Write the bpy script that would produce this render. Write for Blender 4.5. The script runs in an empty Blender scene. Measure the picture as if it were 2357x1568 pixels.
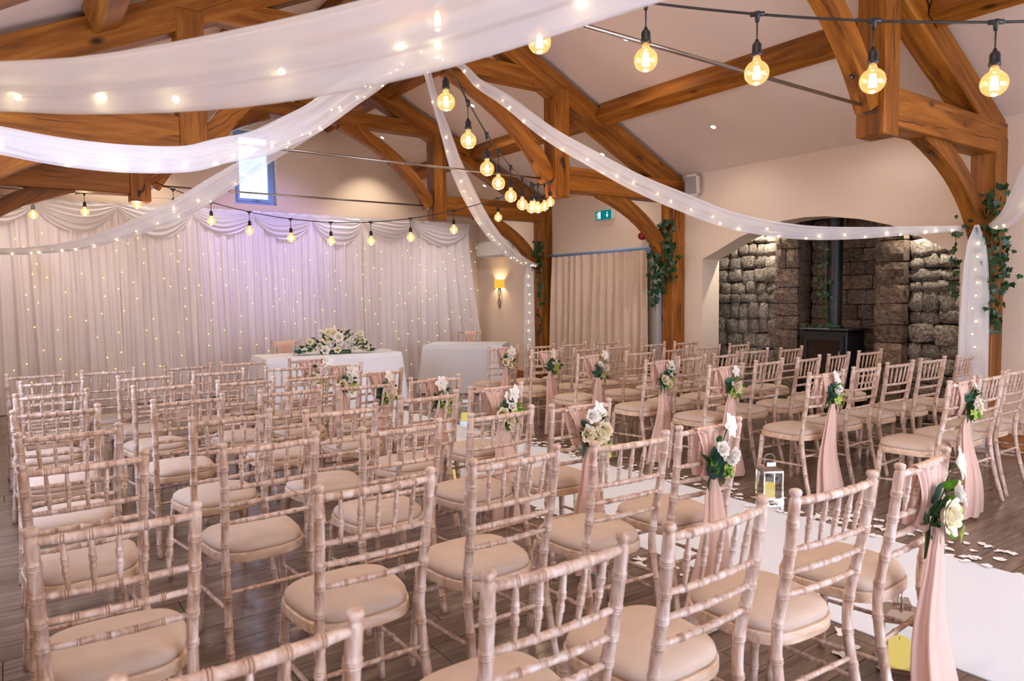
import bpy, bmesh, math, random
from mathutils import Vector, Matrix, noise
R_ = random.Random(7)
scn = bpy.context.scene
COL = scn.collection
PI = math.pi

# ------------------------------------------------------------------ camera
cam_d = bpy.data.cameras.new('camera')
cam = bpy.data.objects.new('camera', cam_d)
COL.objects.link(cam)
cam_d.sensor_width = 36.0
cam_d.lens = 1622.06 / 2357 * 36.0
cam_d.clip_start = 0.05
cam.matrix_world = Matrix(((0.81051804, 0.04571876, -0.58392662, 0),
                           (-0.58559769, 0.04341457, -0.8094384, 0),
                           (-0.0116556, 0.99801051, 0.06196109, 1.48),
                           (0, 0, 0, 1)))
cam_d.dof.use_dof = True
cam_d.dof.focus_distance = 5.2
cam_d.dof.aperture_fstop = 4.5
scn.camera = cam

# ------------------------------------------------------------------ view, world, lights
scn.view_settings.view_transform = 'Standard'
scn.view_settings.look = 'None'
scn.view_settings.exposure = 0.0
scn.view_settings.gamma = 1.0
scn.view_settings.use_curve_mapping = False
scn.cycles.use_denoising = True
scn.cycles.max_bounces = 5
scn.cycles.diffuse_bounces = 3
scn.cycles.glossy_bounces = 2
scn.cycles.use_adaptive_sampling = True
scn.cycles.adaptive_threshold = 0.10
scn.cycles.adaptive_min_samples = 12
scn.cycles.transparent_max_bounces = 14
scn.cycles.sample_clamp_indirect = 4.0
scn.cycles.caustics_reflective = False
scn.cycles.caustics_refractive = False

world = bpy.data.worlds.new('world')
scn.world = world
world.use_nodes = True
bg = world.node_tree.nodes['Background']
bg.inputs[0].default_value = (0.36, 0.56, 1.0, 1)
bg.inputs[1].default_value = 7.0


def area_light(name, loc, rot, sx, sy, power, color):
    d = bpy.data.lights.new(name, 'AREA')
    d.shape = 'RECTANGLE'; d.size = sx; d.size_y = sy
    d.energy = power; d.color = color
    o = bpy.data.objects.new(name, d); COL.objects.link(o)
    o.location = loc; o.rotation_euler = rot
    return o


def spot_light(name, loc, target, power, color, angle=110, blend=0.6, radius=0.04):
    d = bpy.data.lights.new(name, 'SPOT')
    d.energy = power; d.color = color
    d.spot_size = math.radians(angle); d.spot_blend = blend; d.shadow_soft_size = radius
    o = bpy.data.objects.new(name, d); COL.objects.link(o)
    o.location = loc
    v = Vector(target) - Vector(loc)
    o.rotation_euler = v.to_track_quat('-Z', 'Y').to_euler()
    return o


XC_ = 3.43
WARM = (1.0, 0.90, 0.79)
BULB_W = 4.6
# added fill lights behind added left windows and rear doors, all unseen
area_light('fill_left_near', (-1.08, -1.6, 1.75), (0, -PI / 2, 0), 1.5, 2.2, 30, (0.90, 0.90, 1.0))
area_light('fill_left_far', (-1.08, 4.9, 1.75), (0, -PI / 2, 0), 1.5, 2.2, 50, (0.90, 0.90, 1.0))
area_light('fill_back', (3.4, -3.25, 1.5), (PI / 2, 0, 0), 4.2, 2.4, 235, (1.0, 0.96, 0.94))
# recessed downlights of the sloping ceiling: (x, y)
DOWN = [(5.42, 5.41), (6.9, 5.45), (6.9, 7.35), (5.45, 8.43), (5.35, 11.1), (6.95, 10.4),
        (1.2, 8.0), (0.0, 5.4), (1.42, 5.4), (0.0, 10.4), (1.5, 11.1), (5.42, 1.2), (6.9, 1.2),
        (1.42, 1.2), (0.0, 1.2), (5.42, -1.6), (1.42, -1.6), (6.9, 3.6), (0.0, 3.6)]


def ceil_z(x):
    return 3.10 + 0.48 * (4.22 - abs(x - 3.43))


for i, (x, y) in enumerate(DOWN):
    z = ceil_z(x) - 0.03
    if y > 11:
        spot_light('downlight_beam', (x, y, z), (x, y + 0.2, 0), 110, WARM, 100, 0.7)
    else:
        spot_light('downlight_beam', (x, y, z), (x, y, 0), 26 if abs(x - XC_) > 2.8 else 62, WARM, 140, 0.8)
# alcove downlights and the lilac stage light on the far truss
spot_light('alcove_beam', (8.2, 5.72, 2.52), (8.40, 5.85, 0), 62, (1.0, 0.92, 0.80), 120, 0.5, 0.02)
spot_light('alcove_beam', (8.2, 3.68, 2.40), (8.40, 3.6, 0), 54, (1.0, 0.92, 0.80), 120, 0.5, 0.02)
spot_light('stage_beam', (3.43, 9.1, 3.8), (3.5, 11.4, 2.4), 250, (0.42, 0.36, 1.0), 62, 1.0, 0.1)
for sx_ in (0.3, 2.4, 4.6, 6.4):  # added fill spots to brighten the backdrop, no fittings hang here
    spot_light('backdrop_fill', (sx_, 9.80, 3.1 if sx_ < 1 or sx_ > 6 else 3.6), (sx_, 11.4, 1.0), 82, (1.0, 0.92, 0.92), 95, 1.0, 0.1)


# ------------------------------------------------------------------ materials
def new_mat(name):
    m = bpy.data.materials.new(name); m.use_nodes = True
    nt = m.node_tree; nt.nodes.clear()
    out = nt.nodes.new('ShaderNodeOutputMaterial')
    return m, nt, out


def principled(nt, out, color, rough=0.6, metal=0.0, spec=0.5):
    p = nt.nodes.new('ShaderNodeBsdfPrincipled')
    p.inputs['Base Color'].default_value = (*color, 1)
    p.inputs['Roughness'].default_value = rough
    p.inputs['Metallic'].default_value = metal
    p.inputs['Specular IOR Level'].default_value = spec
    nt.links.new(p.outputs[0], out.inputs[0])
    return p


def srgb(r, g, b):
    def f(c):
        c /= 255.0
        return c / 12.92 if c <= 0.04045 else ((c + 0.055) / 1.055) ** 2.4
    return (f(r), f(g), f(b))


def plain(name, color, rough=0.6, metal=0.0, spec=0.5, bump=0.0, bscale=60.0, var=0.0):
    m, nt, out = new_mat(name)
    p = principled(nt, out, color, rough, metal, spec)
    if bump or var:
        tc = nt.nodes.new('ShaderNodeTexCoord')
        n = nt.nodes.new('ShaderNodeTexNoise'); n.inputs['Scale'].default_value = bscale
        n.inputs['Detail'].default_value = 6
        nt.links.new(tc.outputs['Object'], n.inputs['Vector'])
        if bump:
            b = nt.nodes.new('ShaderNodeBump'); b.inputs['Strength'].default_value = bump
            b.inputs['Distance'].default_value = 0.01
            nt.links.new(n.outputs[0], b.inputs['Height']); nt.links.new(b.outputs[0], p.inputs['Normal'])
        if var:
            cr = nt.nodes.new('ShaderNodeMapRange')
            cr.inputs[3].default_value = 1 - var; cr.inputs[4].default_value = 1 + var
            nt.links.new(n.outputs[0], cr.inputs[0])
            mx = nt.nodes.new('ShaderNodeVectorMath'); mx.operation = 'SCALE'
            mx.inputs[0].default_value = color
            nt.links.new(cr.outputs[0], mx.inputs['Scale'])
            nt.links.new(mx.outputs[0], p.inputs['Base Color'])
    return m


def grain_mat(name, c0, c1, c2, scale, stretch, rough=0.5, bump=0.25, rnd=0.12, spec=0.4, knots=False, coat=0.0):
    """wood: noise stretched along the object's own X (or given) axis, tone shifted per object"""
    m, nt, out = new_mat(name)
    p = principled(nt, out, c1, rough, 0, spec)
    p.inputs['Coat Weight'].default_value = coat
    L = nt.links.new
    tc = nt.nodes.new('ShaderNodeTexCoord')
    oi = nt.nodes.new('ShaderNodeObjectInfo')
    mul = nt.nodes.new('ShaderNodeMath'); mul.operation = 'MULTIPLY'; mul.inputs[1].default_value = 37.0
    L(oi.outputs['Random'], mul.inputs[0])
    add = nt.nodes.new('ShaderNodeVectorMath'); add.operation = 'ADD'
    L(tc.outputs['Object'], add.inputs[0]); L(mul.outputs[0], add.inputs[1])
    mp = nt.nodes.new('ShaderNodeMapping'); mp.inputs['Scale'].default_value = stretch
    L(add.outputs[0], mp.inputs['Vector'])
    n = nt.nodes.new('ShaderNodeTexNoise'); n.inputs['Scale'].default_value = scale
    n.inputs['Detail'].default_value = 9; n.inputs['Roughness'].default_value = 0.65
    n.inputs['Distortion'].default_value = 0.6
    L(mp.outputs[0], n.inputs['Vector'])
    cr = nt.nodes.new('ShaderNodeValToRGB')
    cr.color_ramp.elements[0].position = 0.32; cr.color_ramp.elements[0].color = (*c0, 1)
    cr.color_ramp.elements[1].position = 0.68; cr.color_ramp.elements[1].color = (*c2, 1)
    e = cr.color_ramp.elements.new(0.5); e.color = (*c1, 1)
    L(n.outputs[0], cr.inputs[0])
    hsv = nt.nodes.new('ShaderNodeHueSaturation')
    mr = nt.nodes.new('ShaderNodeMapRange'); mr.inputs[3].default_value = 1 - rnd; mr.inputs[4].default_value = 1 + rnd
    L(oi.outputs['Random'], mr.inputs[0]); L(mr.outputs[0], hsv.inputs['Value'])
    L(cr.outputs[0], hsv.inputs['Color'])
    col = hsv.outputs[0]
    if knots:
        v = nt.nodes.new('ShaderNodeTexVoronoi'); v.inputs['Scale'].default_value = 1.6
        mp2 = nt.nodes.new('ShaderNodeMapping'); mp2.inputs['Scale'].default_value = (1.0, 2.2, 2.2)
        L(add.outputs[0], mp2.inputs['Vector']); L(mp2.outputs[0], v.inputs['Vector'])
        r2 = nt.nodes.new('ShaderNodeMapRange'); r2.inputs[1].default_value = 0.04; r2.inputs[2].default_value = 0.13
        L(v.outputs['Distance'], r2.inputs[0])
        mx = nt.nodes.new('ShaderNodeMix'); mx.data_type = 'RGBA'
        L(r2.outputs[0], mx.inputs['Factor'])
        mx.inputs['A'].default_value = (c0[0] * .35, c0[1] * .35, c0[2] * .35, 1)
        L(col, mx.inputs['B']); col = mx.outputs['Result']
    if knots:
        v3 = nt.nodes.new('ShaderNodeTexVoronoi'); v3.feature = 'DISTANCE_TO_EDGE'; v3.inputs['Scale'].default_value = 1.3
        mp3 = nt.nodes.new('ShaderNodeMapping'); mp3.inputs['Scale'].default_value = (.13, 4.5, 4.5)
        nz = nt.nodes.new('ShaderNodeTexNoise'); nz.inputs['Scale'].default_value = 5; nz.inputs['Detail'].default_value = 5
        L(add.outputs[0], nz.inputs['Vector'])
        wob = nt.nodes.new('ShaderNodeVectorMath'); wob.operation = 'MULTIPLY_ADD'; wob.inputs[1].default_value = (.05, .05, .05)
        L(nz.outputs['Color'], wob.inputs[0]); L(add.outputs[0], wob.inputs[2])
        L(wob.outputs[0], mp3.inputs['Vector']); L(mp3.outputs[0], v3.inputs['Vector'])
        r3 = nt.nodes.new('ShaderNodeMapRange'); r3.inputs[1].default_value = 0.004; r3.inputs[2].default_value = 0.018
        L(v3.outputs['Distance'], r3.inputs[0])
        n4 = nt.nodes.new('ShaderNodeTexNoise'); n4.inputs['Scale'].default_value = 1.7
        L(add.outputs[0], n4.inputs['Vector'])
        r4 = nt.nodes.new('ShaderNodeMapRange'); r4.inputs[1].default_value = 0.50; r4.inputs[2].default_value = 0.56; r4.inputs[3].default_value = 1; r4.inputs[4].default_value = 0
        L(n4.outputs[0], r4.inputs[0])
        mxx = nt.nodes.new('ShaderNodeMath'); mxx.operation = 'MAXIMUM'
        L(r3.outputs[0], mxx.inputs[0]); L(r4.outputs[0], mxx.inputs[1])
        m3 = nt.nodes.new('ShaderNodeMix'); m3.data_type = 'RGBA'
        L(mxx.outputs[0], m3.inputs['Factor']); m3.inputs['A'].default_value = (c0[0] * .25, c0[1] * .25, c0[2] * .25, 1)
        L(col, m3.inputs['B']); col = m3.outputs['Result']
    L(col, p.inputs['Base Color'])
    b = nt.nodes.new('ShaderNodeBump'); b.inputs['Strength'].default_value = bump; b.inputs['Distance'].default_value = 0.004
    L(n.outputs[0], b.inputs['Height']); L(b.outputs[0], p.inputs['Normal'])
    return m


def cloth_mat(name, color, opacity=1.0, transl=0.35, rough=0.8, weave=0.0, sheen=0.0):
    m, nt, out = new_mat(name)
    L = nt.links.new
    d = nt.nodes.new('ShaderNodeBsdfDiffuse'); d.inputs[0].default_value = (*color, 1)
    t = nt.nodes.new('ShaderNodeBsdfTranslucent'); t.inputs[0].default_value = (*color, 1)
    mx = nt.nodes.new('ShaderNodeMixShader'); mx.inputs[0].default_value = transl
    L(d.outputs[0], mx.inputs[1]); L(t.outputs[0], mx.inputs[2])
    last = mx.outputs[0]
    if sheen:
        g = nt.nodes.new('ShaderNodeBsdfGlossy'); g.inputs['Roughness'].default_value = 0.45
        mg = nt.nodes.new('ShaderNodeMixShader'); mg.inputs[0].default_value = sheen
        L(last, mg.inputs[1]); L(g.outputs[0], mg.inputs[2]); last = mg.outputs[0]
    if opacity < 1:
        tr = nt.nodes.new('ShaderNodeBsdfTransparent')
        m2 = nt.nodes.new('ShaderNodeMixShader'); m2.inputs[0].default_value = opacity
        L(tr.outputs[0], m2.inputs[1]); L(last, m2.inputs[2]); last = m2.outputs[0]
    if weave:
        tc = nt.nodes.new('ShaderNodeTexCoord')
        n = nt.nodes.new('ShaderNodeTexNoise'); n.inputs['Scale'].default_value = weave
        L(tc.outputs['Object'], n.inputs['Vector'])
        b = nt.nodes.new('ShaderNodeBump'); b.inputs['Strength'].default_value = 0.3; b.inputs['Distance'].default_value = 0.004
        L(n.outputs[0], b.inputs['Height']); L(b.outputs[0], d.inputs['Normal'])
    L(last, out.inputs[0])
    return m


def emit_mat(name, color, strength):
    m, nt, out = new_mat(name)
    e = nt.nodes.new('ShaderNodeEmission'); e.inputs[0].default_value = (*color, 1); e.inputs[1].default_value = strength
    nt.links.new(e.outputs[0], out.inputs[0])
    return m


def clear_mat(name, color, fac=0.12, rough=0.03, glow=0.0):
    """thin clear glass: see-through with a gloss"""
    m, nt, out = new_mat(name)
    L = nt.links.new
    tr = nt.nodes.new('ShaderNodeBsdfTransparent'); tr.inputs[0].default_value = (*color, 1)
    g = nt.nodes.new('ShaderNodeBsdfGlossy'); g.inputs['Roughness'].default_value = rough
    lw = nt.nodes.new('ShaderNodeLayerWeight'); lw.inputs[0].default_value = 0.35
    mr = nt.nodes.new('ShaderNodeMapRange'); mr.inputs[3].default_value = fac * 0.4; mr.inputs[4].default_value = min(1, fac * 4)
    L(lw.outputs['Facing'], mr.inputs[0])
    mx = nt.nodes.new('ShaderNodeMixShader')
    L(mr.outputs[0], mx.inputs[0]); L(tr.outputs[0], mx.inputs[1]); L(g.outputs[0], mx.inputs[2])
    last = mx.outputs[0]
    if glow:
        e = nt.nodes.new('ShaderNodeEmission'); e.inputs[0].default_value = (1.0, 0.55, 0.18, 1); e.inputs[1].default_value = glow
        a = nt.nodes.new('ShaderNodeAddShader'); L(last, a.inputs[0]); L(e.outputs[0], a.inputs[1]); last = a.outputs[0]
    L(last, out.inputs[0])
    return m


M = {}
M['wall'] = plain('cream_plaster', srgb(228, 205, 181), 0.9, bump=0.12, bscale=25, spec=0.2, var=0.03)
M['ceil'] = plain('white_ceiling', srgb(227, 205, 188), 0.9, bump=0.06, bscale=30, spec=0.2)
M['reveal'] = plain('white_reveal', srgb(226, 220, 214), 0.85, spec=0.2)
M['oak'] = grain_mat('orange_oak', srgb(92, 48, 8), srgb(142, 82, 18), srgb(172, 108, 38), 2.2, (0.45, 5, 5), 0.5, 0.7, 0.12, 0.35, knots=True)
M['oakpale'] = grain_mat('pale_oak', srgb(130, 78, 36), srgb(170, 108, 60), srgb(196, 136, 84), 2.2, (5, 0.35, 5), 0.55, 0.5, 0.1, 0.3, knots=False)
M['plank'] = grain_mat('grey_oak_plank', srgb(92, 76, 66), srgb(120, 101, 88), srgb(148, 128, 113), 3.0, (0.9, 9, 9), 0.15, 0.35, 0.16, 0.5)
M['joint'] = plain('dark_joint', srgb(40, 30, 26), 0.8)
M['lime'] = grain_mat('limed_wood', srgb(162, 123, 98), srgb(201, 170, 149), srgb(228, 210, 198), 10.0, (4, 4, 0.8), 0.45, 0.15, 0.08, 0.45)
M['seatwood'] = grain_mat('limed_seat_wood', srgb(188, 146, 112), srgb(212, 180, 150), srgb(228, 206, 188), 6.0, (1, 5, 5), 0.4, 0.12, 0.1, 0.45)
M['groove'] = plain('worn_ring_groove', srgb(158, 116, 86), 0.6)
M['pad'] = plain('beige_suede', srgb(200, 177, 158), 0.95, spec=0.1, bump=0.1, bscale=14, var=0.10)
M['runner'] = plain('white_carpet', srgb(228, 230, 236), 0.95, spec=0.1, bump=0.4, bscale=300)
M['blush'] = cloth_mat('blush_chiffon', srgb(238, 202, 184), 0.96, 0.22, weave=120)
M['voile'] = cloth_mat('white_voile', srgb(246, 243, 245), 0.60, 0.5)
M['voilebig'] = cloth_mat('white_voile_backdrop', srgb(240, 230, 230), 0.97, 0.3)
M['swag'] = cloth_mat('white_satin_swag', srgb(236, 228, 228), 0.85, 0.4, sheen=0.12)
M['linen'] = cloth_mat('white_table_linen', srgb(236, 236, 242), 1.0, 0.1)
M['curtain'] = plain('beige_chenille', srgb(216, 190, 165), 0.95, spec=0.1, bump=0.8, bscale=55, var=0.16)
M['cable'] = plain('black_cable', srgb(22, 22, 26), 0.5)
M['steel'] = plain('brushed_steel', srgb(170, 160, 150), 0.3, metal=1.0)
M['chrome'] = plain('polished_chrome', srgb(215, 212, 210), 0.12, metal=1.0)
M['pewter'] = plain('pewter', srgb(120, 112, 100), 0.4, metal=0.9)
M['bulbglass'] = clear_mat('amber_glass', (1.0, 0.80, 0.52), 0.16, glow=0.6)
M['filament'] = emit_mat('filament_glow', (1.0, 0.80, 0.50), 40.0)
M['fairy'] = emit_mat('fairy_bulb_glow', (1.0, 0.82, 0.42), 26.0)
M['fairyy'] = emit_mat('yellow_fairy_glow', (1.0, 0.84, 0.10), 5.5)
M['glass'] = clear_mat('clear_glass', (0.96, 0.98, 0.97), 0.035)
M['winglass'] = clear_mat('window_glass', (0.95, 0.98, 1.0), 0.06)
M['candle'] = emit_mat('glowing_wax', (0.95, 0.68, 0.20), 0.9)
M['frame_blue'] = plain('blue_grey_frame', srgb(140, 170, 212), 0.5)  # blue-grey frame, colour raised to carry daylight haze around the gable window
M['white'] = plain('white_plastic', srgb(222, 214, 204), 0.5)
M['grille'] = plain('grey_grille', srgb(176, 166, 156), 0.7, bump=0.8, bscale=400)
M['red'] = plain('red_plastic', srgb(150, 8, 14), 0.35)
M['green'] = emit_mat('green_sign', (0.0, 0.20, 0.19), 1.0)
M['signwhite'] = emit_mat('white_sign', (0.80, 0.84, 1.0), 1.0)
M['black'] = plain('black_iron', srgb(16, 16, 18), 0.45)
M['stoveglass'] = plain('stove_glass', srgb(40, 28, 22), 0.08)
M['ampglow'] = emit_mat('lamp_shade_glow', (1.0, 0.50, 0.06), 1.1)
M['lampwhite'] = emit_mat('lamp_glow', (1.0, 0.85, 0.6), 14.0)
M['spotglow'] = emit_mat('downlight_glow', (1.0, 0.92, 0.85), 9.0)
M['rose'] = cloth_mat('cream_petal', srgb(244, 232, 198), 1.0, 0.25)
M['whitepetal'] = cloth_mat('white_petal', srgb(248, 244, 236), 1.0, 0.3)
M['limepetal'] = cloth_mat('lime_petal', srgb(196, 212, 110), 1.0, 0.3)
M['leaf'] = cloth_mat('dark_leaf', srgb(44, 84, 40), 1.0, 0.2, sheen=0.06)
M['euca'] = cloth_mat('eucalyptus_leaf', srgb(70, 108, 92), 1.0, 0.2, sheen=0.04)
M['bright'] = cloth_mat('bright_leaf', srgb(96, 150, 48), 1.0, 0.3)
M['ivy'] = cloth_mat('ivy_leaf', srgb(38, 74, 38), 1.0, 0.2, sheen=0.05)
M['stem'] = plain('green_stem', srgb(70, 96, 48), 0.6)
M['petal'] = plain('white_confetti_petal', srgb(240, 234, 230), 0.8)


def stone_mat(name, c0, c1, c2):
    m, nt, out = new_mat(name)
    p = principled(nt, out, c1, 0.9, 0, 0.2)
    L = nt.links.new
    tc = nt.nodes.new('ShaderNodeTexCoord'); oi = nt.nodes.new('ShaderNodeObjectInfo')
    mul = nt.nodes.new('ShaderNodeMath'); mul.operation = 'MULTIPLY'; mul.inputs[1].default_value = 91.0
    L(oi.outputs['Random'], mul.inputs[0])
    add = nt.nodes.new('ShaderNodeVectorMath'); add.operation = 'ADD'
    L(tc.outputs['Object'], add.inputs[0]); L(mul.outputs[0], add.inputs[1])
    n = nt.nodes.new('ShaderNodeTexNoise'); n.inputs['Scale'].default_value = 7; n.inputs['Detail'].default_value = 8
    n.inputs['Roughness'].default_value = 0.7
    L(add.outputs[0], n.inputs['Vector'])
    cr = nt.nodes.new('ShaderNodeValToRGB')
    cr.color_ramp.elements[0].position = 0.35; cr.color_ramp.elements[0].color = (*c0, 1)
    cr.color_ramp.elements[1].position = 0.65; cr.color_ramp.elements[1].color = (*c2, 1)
    e = cr.color_ramp.elements.new(0.5); e.color = (*c1, 1)
    L(n.outputs[0], cr.inputs[0])
    hsv = nt.nodes.new('ShaderNodeHueSaturation')
    mr = nt.nodes.new('ShaderNodeMapRange'); mr.inputs[3].default_value = 0.7; mr.inputs[4].default_value = 1.25
    L(oi.outputs['Random'], mr.inputs[0]); L(mr.outputs[0], hsv.inputs['Value']); L(cr.outputs[0], hsv.inputs['Color'])
    L(hsv.outputs[0], p.inputs['Base Color'])
    n2 = nt.nodes.new('ShaderNodeTexNoise'); n2.inputs['Scale'].default_value = 26; n2.inputs['Detail'].default_value = 8
    L(add.outputs[0], n2.inputs['Vector'])
    b = nt.nodes.new('ShaderNodeBump'); b.inputs['Strength'].default_value = 0.9; b.inputs['Distance'].default_value = 0.02
    L(n2.outputs[0], b.inputs['Height']); L(b.outputs[0], p.inputs['Normal'])
    return m


M['rubble'] = stone_mat('grey_rubble_stone', srgb(92, 82, 72), srgb(146, 134, 120), srgb(196, 186, 172))
M['dressed'] = stone_mat('brown_dressed_stone', srgb(88, 72, 60), srgb(128, 108, 92), srgb(160, 138, 120))
M['mortar'] = plain('dark_mortar', srgb(58, 46, 36), 0.95, bump=0.5, bscale=40)


# ------------------------------------------------------------------ geometry helpers
class G:
    """collects geometry of one mesh"""
    def __init__(s):
        s.v = []; s.f = []; s.m = []

    def add(s, v, f, mi=0):
        o = len(s.v)
        s.v += [tuple(p) for p in v]
        s.f += [tuple(i + o for i in q) for q in f]
        s.m += [mi] * len(f)
        return s

    def box(s, x0, y0, z0, x1, y1, z1, mi=0):
        return s.add([(x0, y0, z0), (x1, y0, z0), (x1, y1, z0), (x0, y1, z0), (x0, y0, z1), (x1, y0, z1), (x1, y1, z1), (x0, y1, z1)],
                     [(0, 3, 2, 1), (4, 5, 6, 7), (0, 1, 5, 4), (1, 2, 6, 5), (2, 3, 7, 6), (3, 0, 4, 7)], mi)

    def tube(s, pts, rad, seg=8, cap=True, mi=0, up=None):
        pts = [Vector(p) for p in pts]; n = len(pts)
        if not hasattr(rad, '__len__'): rad = [rad] * n
        vs = []; ref = Vector(up) if up else None
        for i in range(n):
            t = (pts[min(i + 1, n - 1)] - pts[max(i - 1, 0)])
            if t.length < 1e-9: t = Vector((0, 0, 1))
            t.normalize()
            if ref is None:
                ref = Vector((1, 0, 0)) if abs(t.x) < 0.8 else Vector((0, 1, 0))
            a = (ref - t * ref.dot(t)).normalized(); b = t.cross(a); ref = a
            for k in range(seg):
                an = 2 * PI * k / seg
                vs.append(pts[i] + (a * math.cos(an) + b * math.sin(an)) * rad[i])
        fs = []; ms = []
        for i in range(n - 1):
            for k in range(seg):
                k2 = (k + 1) % seg
                fs.append((i * seg + k, i * seg + k2, (i + 1) * seg + k2, (i + 1) * seg + k))
                ms.append(mi[i] if isinstance(mi, list) else mi)
        if cap:
            fs.append(tuple(range(seg - 1, -1, -1))); fs.append(tuple((n - 1) * seg + k for k in range(seg)))
            ms += [0, 0] if isinstance(mi, list) else [mi, mi]
        s.add(vs, fs, 0); s.m[-len(fs):] = ms
        return s

    def lathe(s, prof, seg=16, org=(0, 0, 0), mi=0):
        n = len(prof)
        vs = [(org[0] + max(r, 1e-5) * math.cos(2 * PI * k / seg), org[1] + max(r, 1e-5) * math.sin(2 * PI * k / seg), org[2] + z) for r, z in prof for k in range(seg)]
        fs = [(i * seg + k, i * seg + (k + 1) % seg, (i + 1) * seg + (k + 1) % seg, (i + 1) * seg + k) for i in range(n - 1) for k in range(seg)]
        return s.add(vs, fs, mi)

    def grid(s, fn, nu, nv, closeu=False, mi=0):
        vs = [fn(i / nu, j / nv) for j in range(nv + 1) for i in range(nu + (0 if closeu else 1))]
        w = nu if closeu else nu + 1
        fs = []
        for j in range(nv):
            for i in range(nu):
                i2 = (i + 1) % w if closeu else i + 1
                fs.append((j * w + i, j * w + i2, (j + 1) * w + i2, (j + 1) * w + i))
        return s.add(vs, fs, mi)

    def mesh(s, name, mats, smooth=True):
        me = bpy.data.meshes.new(name)
        me.from_pydata(s.v, [], s.f)
        if not isinstance(mats, (list, tuple)): mats = [mats]
        for m in mats: me.materials.append(m)
        if len(mats) > 1: me.polygons.foreach_set('material_index', s.m)
        if smooth: me.polygons.foreach_set('use_smooth', [True] * len(me.polygons))
        me.update()
        return me


def link(name, me, parent=None, loc=None, rot=None, mat4=None):
    o = bpy.data.objects.new(name, me); COL.objects.link(o)
    if parent is not None: o.parent = parent
    if mat4 is not None: o.matrix_local = mat4
    if loc is not None: o.location = loc
    if rot is not None: o.rotation_euler = rot
    return o


def tag(o, label, cat, group=None, kind=None):
    o['label'] = label; o['category'] = cat
    if group: o['group'] = group
    if kind: o['kind'] = kind
    return o


def thing(name, label, cat, loc=(0, 0, 0), rz=0, group=None):
    o = bpy.data.objects.new(name, None); COL.objects.link(o)
    o.empty_display_size = 0.1
    o.location = loc; o.rotation_euler = (0, 0, rz)
    return tag(o, label, cat, group)


def struct(name, me, label=None):
    o = link(name, me); o['kind'] = 'structure'
    o['label'] = label or name.replace('_', ' '); o['category'] = name.split('_')[0]
    return o


def bevelled_box_mesh(name, sx, sy, sz, bev, mat, org=(0, 0, 0)):
    bm = bmesh.new()
    bmesh.ops.create_cube(bm, size=1.0)
    for v in bm.verts:
        v.co = Vector((v.co.x * sx + org[0], v.co.y * sy + org[1], v.co.z * sz + org[2]))
    if bev: bmesh.ops.bevel(bm, geom=list(bm.edges), offset=bev, segments=1, affect='EDGES')
    me = bpy.data.meshes.new(name); bm.to_mesh(me); bm.free()
    me.materials.append(mat)
    return me


def smoothstep(a, b, x):
    t = max(0, min(1, (x - a) / (b - a))); return t * t * (3 - 2 * t)


def interp(tab, t):
    """Catmull-like interpolation of a table [(t, value), ...]"""
    n = len(tab)
    if t <= tab[0][0]: return tab[0][1]
    if t >= tab[-1][0]: return tab[-1][1]
    for i in range(n - 1):
        if tab[i][0] <= t <= tab[i + 1][0]: break
    t0, p1 = tab[i]; t1, p2 = tab[i + 1]
    m1 = (p2 - tab[i - 1][1]) / (t1 - tab[i - 1][0]) if i > 0 else (p2 - p1) / (t1 - t0)
    m2 = (tab[i + 2][1] - p1) / (tab[i + 2][0] - t0) if i + 2 < n else (p2 - p1) / (t1 - t0)
    h = t1 - t0; u = (t - t0) / h
    return (2 * u ** 3 - 3 * u * u + 1) * p1 + (u ** 3 - 2 * u * u + u) * h * m1 + (-2 * u ** 3 + 3 * u * u) * p2 + (u ** 3 - u * u) * h * m2


# ------------------------------------------------------------------ room shell
XL, XR, YB, YF, XC = -0.79, 7.65, 11.75, -3.0, 3.43
# floor: dark underlay, planks on top laid across the room
g = G().box(XL - .3, YF - .3, -0.12, 9.3, YB + .3, -0.012)
floor = struct('floor', g.mesh('floor', M['joint'], False), 'grey brown oak plank floor')
PW, PL = 0.192, 1.25
rows = []
yy = YF
planks = []
r = 0
while yy < YB - 0.01:
    off = -((r * 0.437) % 1.0) * PL
    x = XL + off
    while x < 8.0:
        a, b = max(x, XL), min(x + PL, 8.0)
        if b - a > 0.05: planks.append((a, b, yy, min(yy + PW, YB)))
        x += PL
    yy += PW; r += 1


def in_view(x, y):
    dep = 0.5839 * x + 0.8094 * y
    rt = 0.8105 * x - 0.5856 * y
    return dep > 0.6 and abs(rt) / dep < 0.80


planks.sort(key=lambda p: (not in_view((p[0] + p[1]) / 2, (p[2] + p[3]) / 2), ((p[0] + p[1]) / 2) ** 2 + ((p[2] + p[3]) / 2) ** 2))
cache = {}
rest = G()
for i, (a, b, c, d) in enumerate(planks):
    if i < 300:
        key = (round(b - a, 3), round(d - c, 3))
        if key not in cache:
            cache[key] = bevelled_box_mesh('plank', b - a - 0.003, d - c - 0.003, 0.012, 0.0015, M['plank'])
        link('plank', cache[key], floor, loc=((a + b) / 2, (c + d) / 2, -0.006))
    else:
        rest.box(a + .0015, c + .0015, -0.012, b - .0015, d - .0015, 0)
o = link('planks', rest.mesh('planks', M['plank'], False), floor); o['kind'] = 'stuff'

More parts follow.
